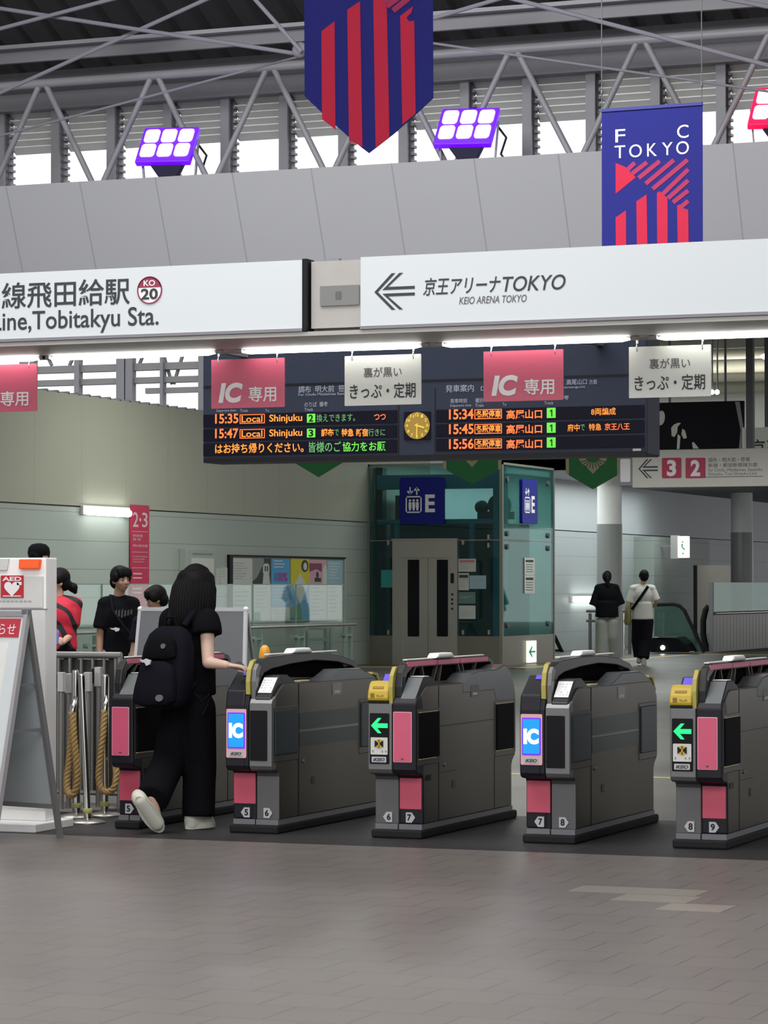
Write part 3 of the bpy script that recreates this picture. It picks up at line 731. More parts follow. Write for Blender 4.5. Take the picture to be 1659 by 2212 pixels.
HOLE = [(1.58, 0.84), (1.56, 0.885), (1.44, 0.932), (1.2, 0.965), (0.85, 0.982), (0.5, 0.970), (0.2, 0.948), (0.09, 0.925), (0.04, 0.88), (0.03, 0.775)]
def gate_a(cx, nl, nr, label):
    """left half a card-only entrance in black, right half the neighbour lane's exit in steel"""
    t = thing('ticket_gate', label, 'ticket gate', (cx, YG0, 0), 0, 'ticket gates in the row')
    plinth(t, -0.145, 0.145)
    slab('right_body', FRONT + [(-0.06, 0.75), (-0.045, 0.775), (0.085, 0.855), (0.12, 0.865), (1.5, 0.862), (1.6, 0.83), (1.65, 0.77)] + REAR, 0.002, 0.145, M['gate_side'], t)
    slab('left_body', FRONT + [(-0.058, 0.735), (0.0, 0.84), (0.2, 0.90), (1.5, 0.86), (1.6, 0.83), (1.65, 0.77)] + REAR, -0.145, 0.0, M['gate_steel'], t)
    fr = slab('entrance_front', [(y - 0.006, z) for y, z in FRONT] + [(-0.066, 0.745), (-0.05, 0.825), (0.10, 0.932), (0.2, 0.932), (0.22, 0.9), (0.22, 0.08)], -0.147, -0.026, M['gate_black'], t, 0.01)
    slab('front_middle', [(y - 0.006, z) for y, z in FRONT] + [(-0.066, 0.745), (-0.05, 0.80), (0.05, 0.80), (0.05, 0.08)], -0.027, 0.0, M['gate_black'], t, 0.003)
    fr2 = slab('exit_front', [(y - 0.004, z) for y, z in FRONT if z > 0.36] + [(-0.064, 0.757), (-0.048, 0.78), (0.0, 0.80), (0.0, 0.38)], 0.003, 0.146, M['gate_silver'], t, 0.006)
    B().rrect(0.010, 0.425, 0.118, 0.715, 0.006, -0.068, 0.008).make('display_window', M['black_gloss'], fr2)
    slab('exit_lower_front', [(0.046, 0.08), (0.046, 0.33), (0.04, 0.35), (0.02, 0.362), (0.06, 0.362), (0.06, 0.08)], 0.003, 0.1445, mat('lower_silver', (0.12, 0.12, 0.123), 0.35, 0.5, vary=0.1, scale=3), t, 0.003)
    sp = B().rrect(-0.138, 0.44, -0.012, 0.722, 0.008, -0.071, 0.006).make('card_panel', M['pink_frame'], t)
    B().rrect(-0.130, 0.495, -0.020, 0.702, 0.008, -0.074, 0.004).make('screen_border', M['screen_edge'], sp)
    B().rrect(-0.123, 0.503, -0.027, 0.694, 0.004, -0.0765, 0.003).make('screen', M['screen_blue'], sp)
    B().text('IC', -0.119, 0.555, -0.030, 0.642, -0.079, 0.06).make('screen_lettering', M['screen_white'], sp)
    keio(t, -0.119, 0.449, -0.033, 0.480, -0.0735)
    B().prism([(0.0485, 0.168), (0.0485, 0.345), (0.043, 0.352), (0.037, 0.345), (0.037, 0.168)], 'x', -0.140, -0.002).make('lower_pink_panel', M['gate_pink_low'], t, 0.003)
    number(t, nl, -0.06, False); number(t, nr, 0.07, True)
    # reader on the slope, console beside it
    R_ = Matrix.Rotation(math.atan2(0.12, 0.15), 3, 'X')
    B().cbox((-0.068, 0.082, 0.923), (0.06, 0.035, 0.005), R_).make('card_reader', M['reader_glow'], t, 0.002)
    B().prism([(-0.052, 0.785), (0.085, 0.912), (0.2, 0.915), (0.32, 0.866), (0.32, 0.85), (-0.05, 0.765)], 'x', 0.034, 0.132).make('console', M['gate_dark'], t, 0.006)
    d = Vector((0, 0.137, 0.127)).normalized(); nrm = Vector((0, -d.z, d.y))
    R2 = Matrix.Rotation(math.atan2(0.127, 0.137), 3, 'X')
    c = Vector((0.083, 0.022, 0.856)) + nrm * 0.003
    st = B().cbox(c, (0.084, 0.125, 0.003), R2).make('notice', mat('notice_white', (0.86, 0.87, 0.87), 0.5), t)
    b = B()
    rr = random.Random(int(abs(cx * 100)))
    for j in range(5):
        for i in range(4):
            if rr.random() < 0.75:
                q = c + nrm * 0.002 + d * (-0.045 + 0.021 * j) + Vector((-0.03 + 0.019 * i + rr.uniform(0, 0.004), 0, 0))
                b.cbox(q, (rr.uniform(0.006, 0.014), 0.004, 0.0008), R2)
    b.make('notice_lettering', mat('print_grey', (0.35, 0.36, 0.40), 0.6), st)
    # hood
    slab('hood', HOOD + HOLE, -0.03, 0.03, M['gate_dark'], t, 0.006)
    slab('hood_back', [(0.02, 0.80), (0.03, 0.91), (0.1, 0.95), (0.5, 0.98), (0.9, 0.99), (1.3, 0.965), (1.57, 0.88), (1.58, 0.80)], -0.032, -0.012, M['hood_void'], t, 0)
    B().prism([(-0.035, 0.77), (-0.04, 0.88), (-0.026, 0.948), (0.01, 0.985), (0.05, 0.962), (0.02, 0.93), (0.01, 0.88), (0.012, 0.77)], 'x', 0.004, 0.031).make('hood_post', M['gate_silver'], t, 0.004)
    B().prism([(-0.05, 0.805), (-0.052, 0.88), (-0.036, 0.95), (0.005, 0.998), (0.05, 1.008), (0.03, 0.98), (0.0, 0.93), (-0.02, 0.88), (-0.02, 0.805)], 'x', -0.025, 0.002).make('yellow_strip', M['strip_yellow'], t, 0.003)
    B().prism([(1.50, 0.88), (1.57, 0.872), (1.64, 0.80), (1.655, 0.80), (1.6, 0.885), (1.51, 0.895)], 'x', 0.10, 0.14).make('rear_yellow_strip', M['strip_yellow'], t, 0.003)
    top_gear(t, 0.25, 1.3, -0.045, -0.015, 1.026)
    B().prism([(0.62, 0.855), (0.80, 0.885), (0.95, 0.928), (1.30, 0.925), (1.52, 0.875), (1.6, 0.825), (1.5, 0.80), (0.62, 0.80)], 'x', 0.036, 0.1435).make('rear_cover', M['gate_smoke'], t, 0.008)
    B().box((0.06, 0.45, 0.864), (0.10, 0.60, 0.873)).make('ticket_outlet', mat('outlet_cream', (0.5, 0.46, 0.3), 0.5), t, 0.003)
    side_bits(t, 'A')
    return t
def gate_b(cx, nl, nr, label, half=False):
    """left half a ticket entrance with a green arrow, right half closed and pink"""
    t = thing('ticket_gate', label, 'ticket gate', (cx, YG0, 0), 0, 'ticket gates in the row')
    plinth(t, 0.0 if half else -0.145, 0.145)
    if not half:
        slab('left_body', FRONT + [(-0.06, 0.765), (0.0, 0.78), (0.2, 0.86), (1.5, 0.86), (1.6, 0.83), (1.65, 0.77)] + REAR, -0.145, 0.0, M['gate_steel'], t)
        f = slab('ticket_front', [(y - 0.004, z) for y, z in FRONT if z > 0.36] + [(-0.064, 0.768), (0.0, 0.775), (0.0, 0.38)], -0.146, -0.001, M['gate_silver'], t, 0.006)
        slab('ticket_lower_front', [(0.046, 0.08), (0.046, 0.33), (0.04, 0.35), (0.02, 0.362), (0.06, 0.362), (0.06, 0.08)], -0.1445, -0.003, bpy.data.materials.get('lower_silver') or M['gate_silver'], t, 0.003)
        B().rrect(-0.134, 0.425, -0.016, 0.712, 0.006, -0.068, 0.008).make('display_window', M['black_gloss'], f)
        g = B().sheet([(-0.125, 0.642), (-0.083, 0.685), (-0.062, 0.685), (-0.088, 0.655), (-0.024, 0.655), (-0.024, 0.629), (-0.088, 0.629), (-0.062, 0.599), (-0.083, 0.599)], -0.072, 0.004)
        g.make('green_arrow', M['arrow_green'], f)
        s = B().rrect(-0.127, 0.478, -0.024, 0.575, 0.005, -0.072, 0.004).make('no_entry_sticker', mat('sticker_white', (0.62, 0.62, 0.58), 0.5), t)
        B().disc(-0.075, 0.54, 0.026, -0.0745, 0.003).make('sticker_circle', M['yellow'], s)
        b = B().sheet([(-0.101, 0.56), (-0.08, 0.545), (-0.08, 0.535), (-0.101, 0.52)], -0.0765, 0.002); b.sheet([(-0.049, 0.56), (-0.049, 0.52), (-0.07, 0.535), (-0.07, 0.545)], -0.0765, 0.002)
        b.box((-0.077, -0.0765, 0.548), (-0.073, -0.0745, 0.562)); b.box((-0.077, -0.0765, 0.516), (-0.073, -0.0745, 0.53))
        b.make('sticker_mark', M['black'], s)
        b = B()
        for x_ in (-0.117, -0.06, -0.038): b.box((x_, -0.0745, 0.493), (x_ + 0.008, -0.072, 0.503))
        b.make('sticker_lettering', mat('print_soft', (0.3, 0.3, 0.28), 0.6), s)
        keio(t, -0.121, 0.434, -0.032, 0.466, -0.0715)
        y_ = B().prism([(-0.072, 0.782), (-0.076, 0.80), (-0.068, 0.835), (-0.045, 0.878), (-0.02, 0.892), (0.07, 0.892), (0.08, 0.782)], 'x', -0.146, -0.022).make('ticket_slot_box', M['yellow'], t, 0.008)
        R_ = Matrix.Rotation(math.radians(62), 3, 'X')
        B().cbox((-0.086, -0.057, 0.857), (0.066, 0.014, 0.006), R_).make('slot', mat('slot_ochre', (0.32, 0.2, 0.02), 0.6), y_)
        b = B().rrect(-0.126, 0.80, -0.104, 0.825, 0.004, -0.079, 0.003); b.text('<-->', -0.09, 0.805, -0.045, 0.818, -0.079, 0.03)
        b.make('slot_marking', mat('slot_print', (0.22, 0.15, 0.03), 0.6), y_)
        B().box((-0.146, -0.066, 0.768), (-0.02, 0.08, 0.783)).make('slot_base', M['black'], t, 0.003)
        B().prism([(0.075, 0.86), (0.15, 0.93), (0.22, 0.93), (0.25, 0.85)], 'x', -0.135, -0.05).make('reader_block', M['gate_black'], t, 0.006)
        R2 = Matrix.Rotation(math.atan2(0.07, 0.075), 3, 'X')
        B().cbox((-0.085, 0.108, 0.899), (0.07, 0.08, 0.004), R2).make('card_reader', M['reader_glow'], t, 0.001)
        B().prism([(-0.055, 0.765), (-0.06, 0.86), (-0.045, 0.925), (0.0, 0.975), (0.04, 0.975), (0.0, 0.93), (-0.02, 0.86), (-0.02, 0.765)], 'x', -0.024, 0.001).make('yellow_strip', M['strip_yellow'], t, 0.003)
        number(t, nl, -0.06, False)
    slab('right_body', FRONT + [(-0.06, 0.75), (-0.045, 0.775), (0.085, 0.855), (0.12, 0.865), (1.5, 0.862), (1.6, 0.83), (1.65, 0.77)] + REAR, 0.0, 0.145, M['gate_side'], t)
    slab('closed_front', [(y - 0.006, z) for y, z in FRONT] + [(-0.066, 0.77), (-0.04, 0.80), (0.02, 0.82), (0.05, 0.75), (0.06, 0.40), (0.075, 0.08)], 0.001, 0.147, M['gate_black'], t, 0.01)
    p = B().rrect(0.010, 0.437, 0.122, 0.722, 0.006, -0.070, 0.006).make('pink_panel', M['pink_frame'], t)
    B().rrect(0.014, 0.441, 0.118, 0.718, 0.004, -0.0725, 0.004).make('pink_face', M['gate_pink'], p)
    B().cbox((0.066, -0.073, 0.456), (0.014, 0.003, 0.006)).make('pink_mark', M['ink'], p)
    B().rect(0.006, 0.165, 0.138, 0.342, 0.0405, 0.01).make('lower_pink_panel', M['gate_pink_low'], t, 0.002)
    number(t, nr, 0.065, True)
    c_ = B().prism([(-0.05, 0.785), (0.085, 0.912), (0.2, 0.915), (0.34, 0.866), (0.34, 0.85), (-0.04, 0.765)], 'x', 0.042, 0.138).make('console', M['gate_black'], t, 0.006)
    d = Vector((0, 0.135, 0.127)).normalized(); nrm = Vector((0, -d.z, d.y)); R2 = Matrix.Rotation(math.atan2(0.127, 0.135), 3, 'X')
    B().cbox(Vector((0.09, 0.018, 0.850)) + nrm * 0.003, (0.088, 0.17, 0.003), R2).make('console_screen', M['console_grey'], c_)
    B().box((0.048, 0.10, 0.914), (0.132, 0.18, 0.919)).make('console_lamp', M['white_paint'], c_, 0.002)
    hood = [(-0.02, 0.78), (-0.025, 0.86), (-0.005, 0.94), (0.04, 0.985), (0.12, 1.008), (1.42, 1.008), (1.5, 0.99), (1.58, 0.90), (1.58, 0.84)]
    hole = [(1.54, 0.84), (1.53, 0.90), (1.47, 0.965), (0.15, 0.965), (0.06, 0.93), (0.035, 0.86), (0.03, 0.78)]
    slab('hood', hood + hole, 0.0, 0.045, M['gate_dark'], t, 0.006)
    for y0, y1 in ((0.06, 0.53), (0.545, 0.92), (0.935, 1.42)):
        B().box((0.041, y0, 0.972), (0.049, y1, 1.0)).make('pink_strip', M['gate_pink'], t, 0.003)
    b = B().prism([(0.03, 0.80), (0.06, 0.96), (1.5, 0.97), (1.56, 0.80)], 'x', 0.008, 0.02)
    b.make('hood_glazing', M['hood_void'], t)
    for ya, yb in ((0.20, 0.09), (0.30, 0.36), (0.55, 0.48), (0.62, 0.58), (0.90, 0.98), (0.97, 1.04), (1.22, 1.16)):
        B().bar((0.033, ya, 0.972), (0.033, yb, 0.86), 0.012, 0.022, (1, 0, 0)).make('hood_strut', M['gate_steel'], t)
    B().box((0.018, 0.1, 0.80), (0.040, 1.55, 0.875)).make('hood_sill', M['gate_steel'], t, 0.003)
    top_gear(t, 0.1, 1.4, 0.0, 0.03, 1.006)
    B().prism([(0.70, 0.86), (0.85, 0.915), (1.0, 0.928), (1.32, 0.93)] + arc((1.40, 0.70), 0.258, 80, 8, 10) + [(1.658, 0.72), (1.30, 0.72), (1.25, 0.80), (0.70, 0.80)], 'x', 0.020, 0.1465).make('rear_cover', M['gate_smoke'], t, 0.008)
    side_bits(t, 'B')
    return t
gate_a(-6.865, 5, 6, 'ticket gate with a lit blue screen and lane numbers five and six')
gate_b(-5.975, 6, 7, 'ticket gate with a yellow ticket slot and lane numbers six and seven')
gate_a(-5.065, 7, 8, 'ticket gate with a lit blue screen and lane numbers seven and eight')
gate_b(-4.20, 8, 9, 'ticket gate with a yellow ticket slot and lane numbers eight and nine')
gate_b(-7.755, 4, 5, 'narrow pink-fronted ticket gate with lane number five, partly behind the walking woman', half=True)

# ================================================================== things at the near end of the gate row
# medical cabinet
cab = thing('aed_cabinet', 'tall white medical cabinet with a red heart emblem and an orange lamp', 'cabinet', (-8.31, 14.98, 0))
B().box((-0.46, 0, 0.05), (0.205, 0.14, 1.60)).make('body', mk('cab_white', (0.88, 0.88, 0.86), 0.4), cab, 0.008)
B().prism([(-0.5, -0.22), (0.26, -0.22), (0.245, 0.28), (-0.5, 0.28)], 'z', 0.0, 0.05).make('base', M['cab_white'], cab, 0.006)
pn = B().box((-0.46, -0.008, 1.305), (0.19, 0.004, 1.49)).make('upper_panel', mat('cab_grey', (0.62, 0.62, 0.60), 0.5), cab)
B().box((-0.46, -0.006, 1.294), (0.215, 0.004, 1.300)).make('panel_joint', M['mid_steel'], cab)
B().box((-0.46, -0.005, 0.12), (0.205, 0.004, 1.29)).make('door', mat('cab_grey_light', (0.66, 0.67, 0.66), 0.5), cab, 0.003)
def CP(u0, v0, u1, v1): return loc(pb(u0, v0, u1, v1, 14.97), cab)
x0, z0, x1, z1 = CP(2, 1243, 51, 1291)
em = B().rrect(x0, z0, x1, z1, 0.003, -0.013, 0.005).make('emblem', mat('emblem_red', (0.48, 0.015, 0.03), 0.45), cab)
b = B(); cx, cz = (x0+x1)/2, z0 + (z1-z0)*0.42; s = (x1-x0)*0.5
hp = []
for i in range(40):
    t_ = 2*PI*i/40; hp.append((cx + s*0.042*16*math.sin(t_)**3, cz + s*0.042*(13*math.cos(t_) - 5*math.cos(2*t_) - 2*math.cos(3*t_) - math.cos(4*t_))))
b.sheet(hp, -0.0155, 0.003); b.box((cx + s*0.45, -0.0155, cz + s*0.25), (cx + s*0.85, -0.0125, cz + s*0.5))
b.make('heart', M['white_ink'], em)
b = B().text('AED', x0 + (x1-x0)*0.08, z1 - (z1-z0)*0.25, x1 - (x1-x0)*0.08, z1 - (z1-z0)*0.06, -0.0155, 0.03)
b.box((x0 + (x1-x0)*0.1, -0.015, z0 + (z1-z0)*0.05), (x1 - (x1-x0)*0.1, -0.0128, z0 + (z1-z0)*0.09))
b.make('emblem_lettering', M['white_ink'], em)
b = B(); q = CP(-60, 1297, 70, 1300)
for i in range(14): b.box((q[0] + (q[2]-q[0])*i/14, -0.010, q[1]), (q[0] + (q[2]-q[0])*(i + .7)/14, -0.007, q[3]))
b.make('small_lettering', mat('print_pale', (0.36, 0.36, 0.36), 0.5), cab)
x0, z0, x1, z1 = CP(43, 1208, 89, 1229)
B().prism([(x0, z0), (x1 - 0.008, z0), (x1, z1), (x0 + 0.003, z1)], 'y', -0.03, 0.005).make('alarm_lamp', mat('lamp_orange', (0.80, 0.09, 0.01), 0.3, emit=(0.9, 0.1, 0.01), es=0.25), cab, 0.006)
x0, z0, x1, z1 = CP(-30, 1207, 18, 1232)
B().prism([(x0, z0), (x1 - 0.01, z0), (x1 + 0.005, z1), (x0, z1)], 'y', -0.012, 0.004).make('speaker_panel', bpy.data.materials['cab_grey'], cab, 0.002)

# A-frame notice stand, seen along its open side
ap = at_y(60, 1320, 14.27)
af = thing('a_frame_sign', 'silver A-frame notice stand with a red header, in front of the medical cabinet', 'sign stand')
af.rotation_euler = (0, 0, math.radians(-15))
Rz = Matrix.Rotation(math.radians(-15), 4, 'Z')
HZ, WF, SP = 1.292, 0.30, 0.27
top_r = Rz @ Vector((WF, 0, 0))
af.location = (ap.x - top_r.x, ap.y - top_r.y, 0)
mk('alu', (0.60, 0.60, 0.60), 0.35, 0.6)
mk('alu_dark', (0.22, 0.22, 0.22), 0.4, 0.4)
mk('stand_face', (0.62, 0.67, 0.68), 0.4); mk('stand_inner', (0.40, 0.44, 0.46), 0.5)
mk('header_red', (0.48, 0.04, 0.06), 0.4)
for sgn, nm_ in ((-1, 'front_leaf'), (1, 'rear_leaf')):
    yb = sgn * SP
    def lp(x, k, off=0.0): return Vector((x, yb * k + sgn * off, HZ * (1 - k)))
    f = B()
    for s in (-1, 1): f.bar(lp(s * WF, 0.0), lp(s * WF, 1.0), 0.026, 0.03, (0, 1, 0))
    f.bar(lp(-WF, 0.012), lp(WF, 0.012), 0.03, 0.03); f.bar(lp(-WF, 0.86), lp(WF, 0.86), 0.03, 0.026)
    leaf = f.make(nm_, M['alu'] if sgn < 0 else M['alu_dark'], af)
    b = B(); q = [lp(-WF + 0.01, 0.02), lp(WF - 0.01, 0.02), lp(WF - 0.01, 0.85), lp(-WF + 0.01, 0.85)]
    nrm = Vector((0, sgn * HZ, SP)).normalized() * 0.004
    b.rings([[p - nrm for p in q], [p + nrm for p in q]])
    b.make('board', M['stand_face'] if sgn < 0 else M['stand_inner'], leaf)
    if sgn < 0:
        def face(a0, k0, a1, k1, e):
            n2 = Vector((0, -HZ, SP)).normalized() * 1
            q = [lp(a0, k0) - Vector((0,0,0)) , lp(a1, k0), lp(a1, k1), lp(a0, k1)]
            n3 = Vector((0, -HZ, -SP * -1)).normalized()
            n3 = Vector((0, -HZ, SP)).normalized()
            return [[p + n3 * 0.004 for p in q], [p + n3 * e for p in q]]
        h = B().rings(face(-0.24, 0.035, 0.262, 0.115, 0.008)).make('header', M['header_red'], leaf)
        b = B().text('お知らせ', -0.048, 0, 0.236, 0.066, 0)
        k0 = 0.105
        tilt = math.atan2(SP, HZ)
        Mx = Matrix.Translation(lp(0, k0) + Vector((0, -HZ, SP)).normalized() * 0.0095) @ Matrix.Rotation(-tilt, 4, 'X')
        b.move(Mx); b.make('header_lettering', M['white_ink'], leaf)
        pp = B()
        pp.rings(face(-0.25, 0.14, 0.19, 0.62, 0.006)); pp.make('notice_sheet', M['paper'], leaf)
        B().rings(face(-0.25, 0.66, 0.22, 0.84, 0.014)).make('leaflet_holder', mat('holder_clear', (0.55, 0.56, 0.60), 0.15), leaf)
for k in (0.32, 0.52):
    b = B().bar((WF - 0.01, -SP * k, HZ * (1 - k)), (WF - 0.01, SP * k, HZ * (1 - k)), 0.008, 0.02 if k > 0.4 else 0.012, (0, 0, 1))
    b.make('spreader', M['alu_dark'], af)
B().box((WF - 0.03, -0.02, HZ - 0.02), (WF + 0.012, 0.02, HZ + 0.012)).make('hinge', M['alu_dark'], af, 0.004)
B().box((-WF - 0.012, -0.02, HZ - 0.02), (-WF + 0.03, 0.02, HZ + 0.012)).make('hinge', M['alu_dark'], af, 0.004)

# metal fence behind the rope posts
YFN = 16.55
fx0, fx1 = at_y(95, 1420, YFN).x, at_y(262, 1420, YFN).x; fz = at_y(180, 1415, YFN).z
mk('fence_steel', (0.28, 0.27, 0.255), 0.4, 0.5)
fe = thing('metal_fence', 'grey steel bar fence closing off the end of the gate row', 'fence', (fx0, YFN, 0))
w_ = fx1 - fx0
B().tube([(-0.3, 0, fz), (w_, 0, fz)], 0.022, 12).make('top_rail', M['fence_steel'], fe, smooth=True)
B().tube([(-0.3, 0, 0.10), (w_, 0, 0.10)], 0.016, 10).make('bottom_rail', M['fence_steel'], fe, smooth=True)
nb = 8
for k in range(nb): B().cyl((-0.1 + (w_ + 0.1) * (k + 0.5) / nb, 0, 0.10), (-0.1 + (w_ + 0.1) * (k + 0.5) / nb, 0, fz), 0.011, n=10).make('bar', M['fence_steel'], fe, smooth=True)
for xx in (-0.28, w_ - 0.01): B().cyl((xx, 0, 0), (xx, 0, fz), 0.018, n=12).make('post', M['fence_steel'], fe, smooth=True)
mk('skirt_panel', (0.035, 0.036, 0.037), 0.5)
B().box((-0.28, 0.03, 0.1), (w_, 0.04, fz - 0.03)).make('back_panel', M['skirt_panel'], fe)

# belt posts
for u, v, y, lab in ((133, 1452, 16.17, 'closest to the white medical cabinet'), (149, 1455, 16.26, 'second one out from the medical cabinet'), (190, 1452, 16.35, 'standing between the two hanging ropes'), (213, 1441, 16.44, 'tallest one, beside the second rope')):
    p = at_y(u, v, y)
    t = thing('belt_post', 'steel belt barrier post with a black cassette, ' + lab, 'barrier post', (p.x, y, 0), 0, 'belt posts by the fence')
    h = p.z
    B().cyl((0, 0, 0.02), (0, 0, h - 0.12), 0.017, n=14).make('pole', M['fence_steel'], t, smooth=True)
    B().box((-0.022, -0.02, h - 0.125), (0.022, 0.02, h)).make('head', mat('post_head', (0.55, 0.55, 0.53), 0.35, 0.4), t, 0.004)
    B().box((-0.045, -0.012, h - 0.105), (-0.021, 0.012, h - 0.01)).make('cassette', M['black'], t, 0.004)
    B().box((-0.12, -0.035, 0), (0.12, 0.035, 0.022)).make('base', M['fence_steel'], t, 0.006)
# chrome rope posts and the ropes hanging from them
def rope_post(u, vtop, y, lean, lab, r=0.021):
    p = at_y(u, vtop, y)
    t = thing('rope_post', lab, 'rope post', (p.x + lean, y, 0), 0, 'chrome rope posts')
    h = p.z
    B().tube([(0, 0, 0.012), (-lean * 0.5, 0, h * 0.5), (-lean, 0, h - 0.02), (-lean, 0, h - 0.006), (-lean, 0, h)], [r, r, r, r * 0.85, r * 0.35], 16).make('pole', M['chrome'], t, smooth=True)
    B().lathe([(0.11, 0), (0.11, 0.008), (0.095, 0.016), (0.03, 0.03), (0.0, 0.031)], n=36).make('base', M['stainless'], t, smooth=True)
    B().lathe([(0.026, 0.06), (0.03, 0.065), (0.03, 0.085), (0.026, 0.09)], n=16).make('tape_band', mat('tape_yellow', (0.5, 0.48, 0.15), 0.6), t, smooth=True)
    return t, h
rope_post(176, 1455, 15.50, 0.045, 'leaning chrome rope post standing clear of the fence between the ropes')
pa_, ha = rope_post(163, 1447, 15.85, 0.01, 'upright chrome rope post carrying the thick rope beside the cabinet', 0.025)
pb_, hb = rope_post(227, 1456, 16.02, 0.0, 'upright chrome rope post carrying the rope beside the pink gate front', 0.024)
mk('rope_tan', (0.42, 0.28, 0.11), 0.8, vary=0.2, scale=60)
def rope(path, r, label, hook):
    """three strands laid round a centre line, with a chrome end hook"""
    t = thing('barrier_rope', label, 'rope', path[0], 0, 'tan barrier ropes')
    P0 = Vector(path[0]); pts = [Vector(p) - P0 for p in path]
    # resample with a Catmull-Rom spline
    out = []
    for i in range(len(pts) - 1):
        p0, p1, p2, p3 = pts[max(i-1, 0)], pts[i], pts[i+1], pts[min(i+2, len(pts)-1)]
        for k in range(14):
            s = k / 14; out.append(0.5 * ((2*p1) + (p2-p0)*s + (2*p0-5*p1+4*p2-p3)*s*s + (3*p1-p0-3*p2+p3)*s**3))
    out.append(pts[-1]); L_ = 0.0; lens = [0]
    for a, c in zip(out, out[1:]): L_ += (c - a).length; lens.append(L_)
    b = B()
    for st in range(3):
        q = []
        for i, p in enumerate(out):
            tg = (out[min(i+1, len(out)-1)] - out[max(i-1, 0)]).normalized(); a = Vector((0, 1, 0)); a = (a - tg * a.dot(tg)).normalized(); c = tg.cross(a)
            ph = 2*PI*st/3 + lens[i] * 75
            q.append(p + (a*math.cos(ph) + c*math.sin(ph)) * r * 0.55)
        # denser twist
        b.tube(q, r * 0.62, 8)
    b.make('strands', M['rope_tan'], t, smooth=True)
    b = B().tube([Vector(h_) - P0 for h_ in hook], [r*0.9, r*1.05, r*0.75, r*0.5][:len(hook)], 12)
    b.make('end_hook', M['chrome'], t, smooth=True)
def W(u, v, y): return at_y(u, v, y)
rope([W(156, 1538, 15.78), W(160, 1600, 15.76), W(166, 1660, 15.76), W(165, 1700, 15.76), W(156, 1717, 15.76), W(146, 1708, 15.78), W(145, 1680, 15.8), W(151, 1630, 15.82), W(156, 1575, 15.84), W(158, 1545, 15.86)], 0.021, 'thick tan rope looped down from the chrome post nearest the medical cabinet',
     [W(156, 1543, 15.78), W(158, 1528, 15.79), W(162, 1512, 15.82), W(164, 1500, 15.85)])
rope([W(226, 1535, 15.97), W(222, 1590, 15.95), W(216, 1640, 15.95), W(213, 1680, 15.95), W(219, 1706, 15.95), W(234, 1710, 15.97), W(247, 1700, 15.97), W(251, 1670, 15.99), W(247, 1640, 16.01)], 0.019, 'tan rope looped down beside the narrow pink-fronted gate',
     [W(226, 1540, 15.97), W(228, 1525, 15.98), W(230, 1510, 16.00), W(230, 1500, 16.02)])
# ================================================================== banners
mk('banner_blue', (0.014, 0.016, 0.155), 0.75, spec=0.2); mk('banner_red', (0.47, 0.018, 0.05), 0.75, spec=0.2); mk('banner_rose', (0.33, 0.03, 0.085), 0.75, spec=0.2); mk('wire', (0.10, 0.10, 0.10), 0.5)
def pxpoly(pts, y, o, f=lambda u, v: (u, v)):
    out = []
    for u, v in pts:
        p = at_y(*f(u, v), y); out.append((p.x - o.location.x, p.z - o.location.z))
    return out
def stroke(p, q, w):
    dx, dy = q[0] - p[0], q[1] - p[1]; L_ = math.hypot(dx, dy); nx, ny = -dy / L_ * w / 2, dx / L_ * w / 2
    return [(p[0]+nx, p[1]+ny), (q[0]+nx, q[1]+ny), (q[0]-nx, q[1]-ny), (p[0]-nx, p[1]-ny)]
YB1 = 19.2
o0 = at_y(797, 331, YB1)
bn = thing('pennant_banner', 'large blue banner with red stripes and a pointed lower edge hung from the roof', 'banner', o0)
# cloth with a little sway
poly = pxpoly([(658, 208), (700, 248), (750, 293), (780, 318), (797, 331), (814, 318), (850, 290), (900, 246), (936, 212), (934, -220), (656, -205)], YB1, bn)
B().sheet(poly, 0.0, 0.004).make('cloth', M['banner_blue'], bn)
f1 = lambda u, v: (640 + u * .1929, v * .1929)
for pts in ([(283, 350), (430, 240), (440, 1452), (290, 1335)], [(572, 110), (715, 15), (742, 1645), (592, 1572)], [(860, -260), (985, -330), (1015, 75), (1045, 1535), (890, 1655)],
            [(1165, 180), (1310, 70), (1290, 140), (1235, 200), (1265, 240), (1322, 232), (1338, 1272), (1190, 1395)]):
    B().sheet(pxpoly(pts, YB1, bn, f1), -0.003, 0.003).make('stripe', M['banner_red'], bn)
for p, q in (((1015, 70), (1300, -140)), ((1085, 120), (1310, -60)), ((985, 20), (1250, -200))):
    B().sheet(pxpoly(stroke(p, q, 62), YB1, bn, f1), -0.0035, 0.003).make('slanted_stripe', M['banner_rose'], bn)
zt = at_y(795, -212, YB1).z - o0.z
B().tube([(-0.53, 0, zt), (0.53, 0, zt)], 0.015, 10).make('top_rod', M['wire'], bn, smooth=True)
for s in (-0.5, 0.5): B().cyl((s, 0, zt), (s, 0, 12.02 - o0.z), 0.004, n=6).make('hanging_wire', M['wire'], bn)

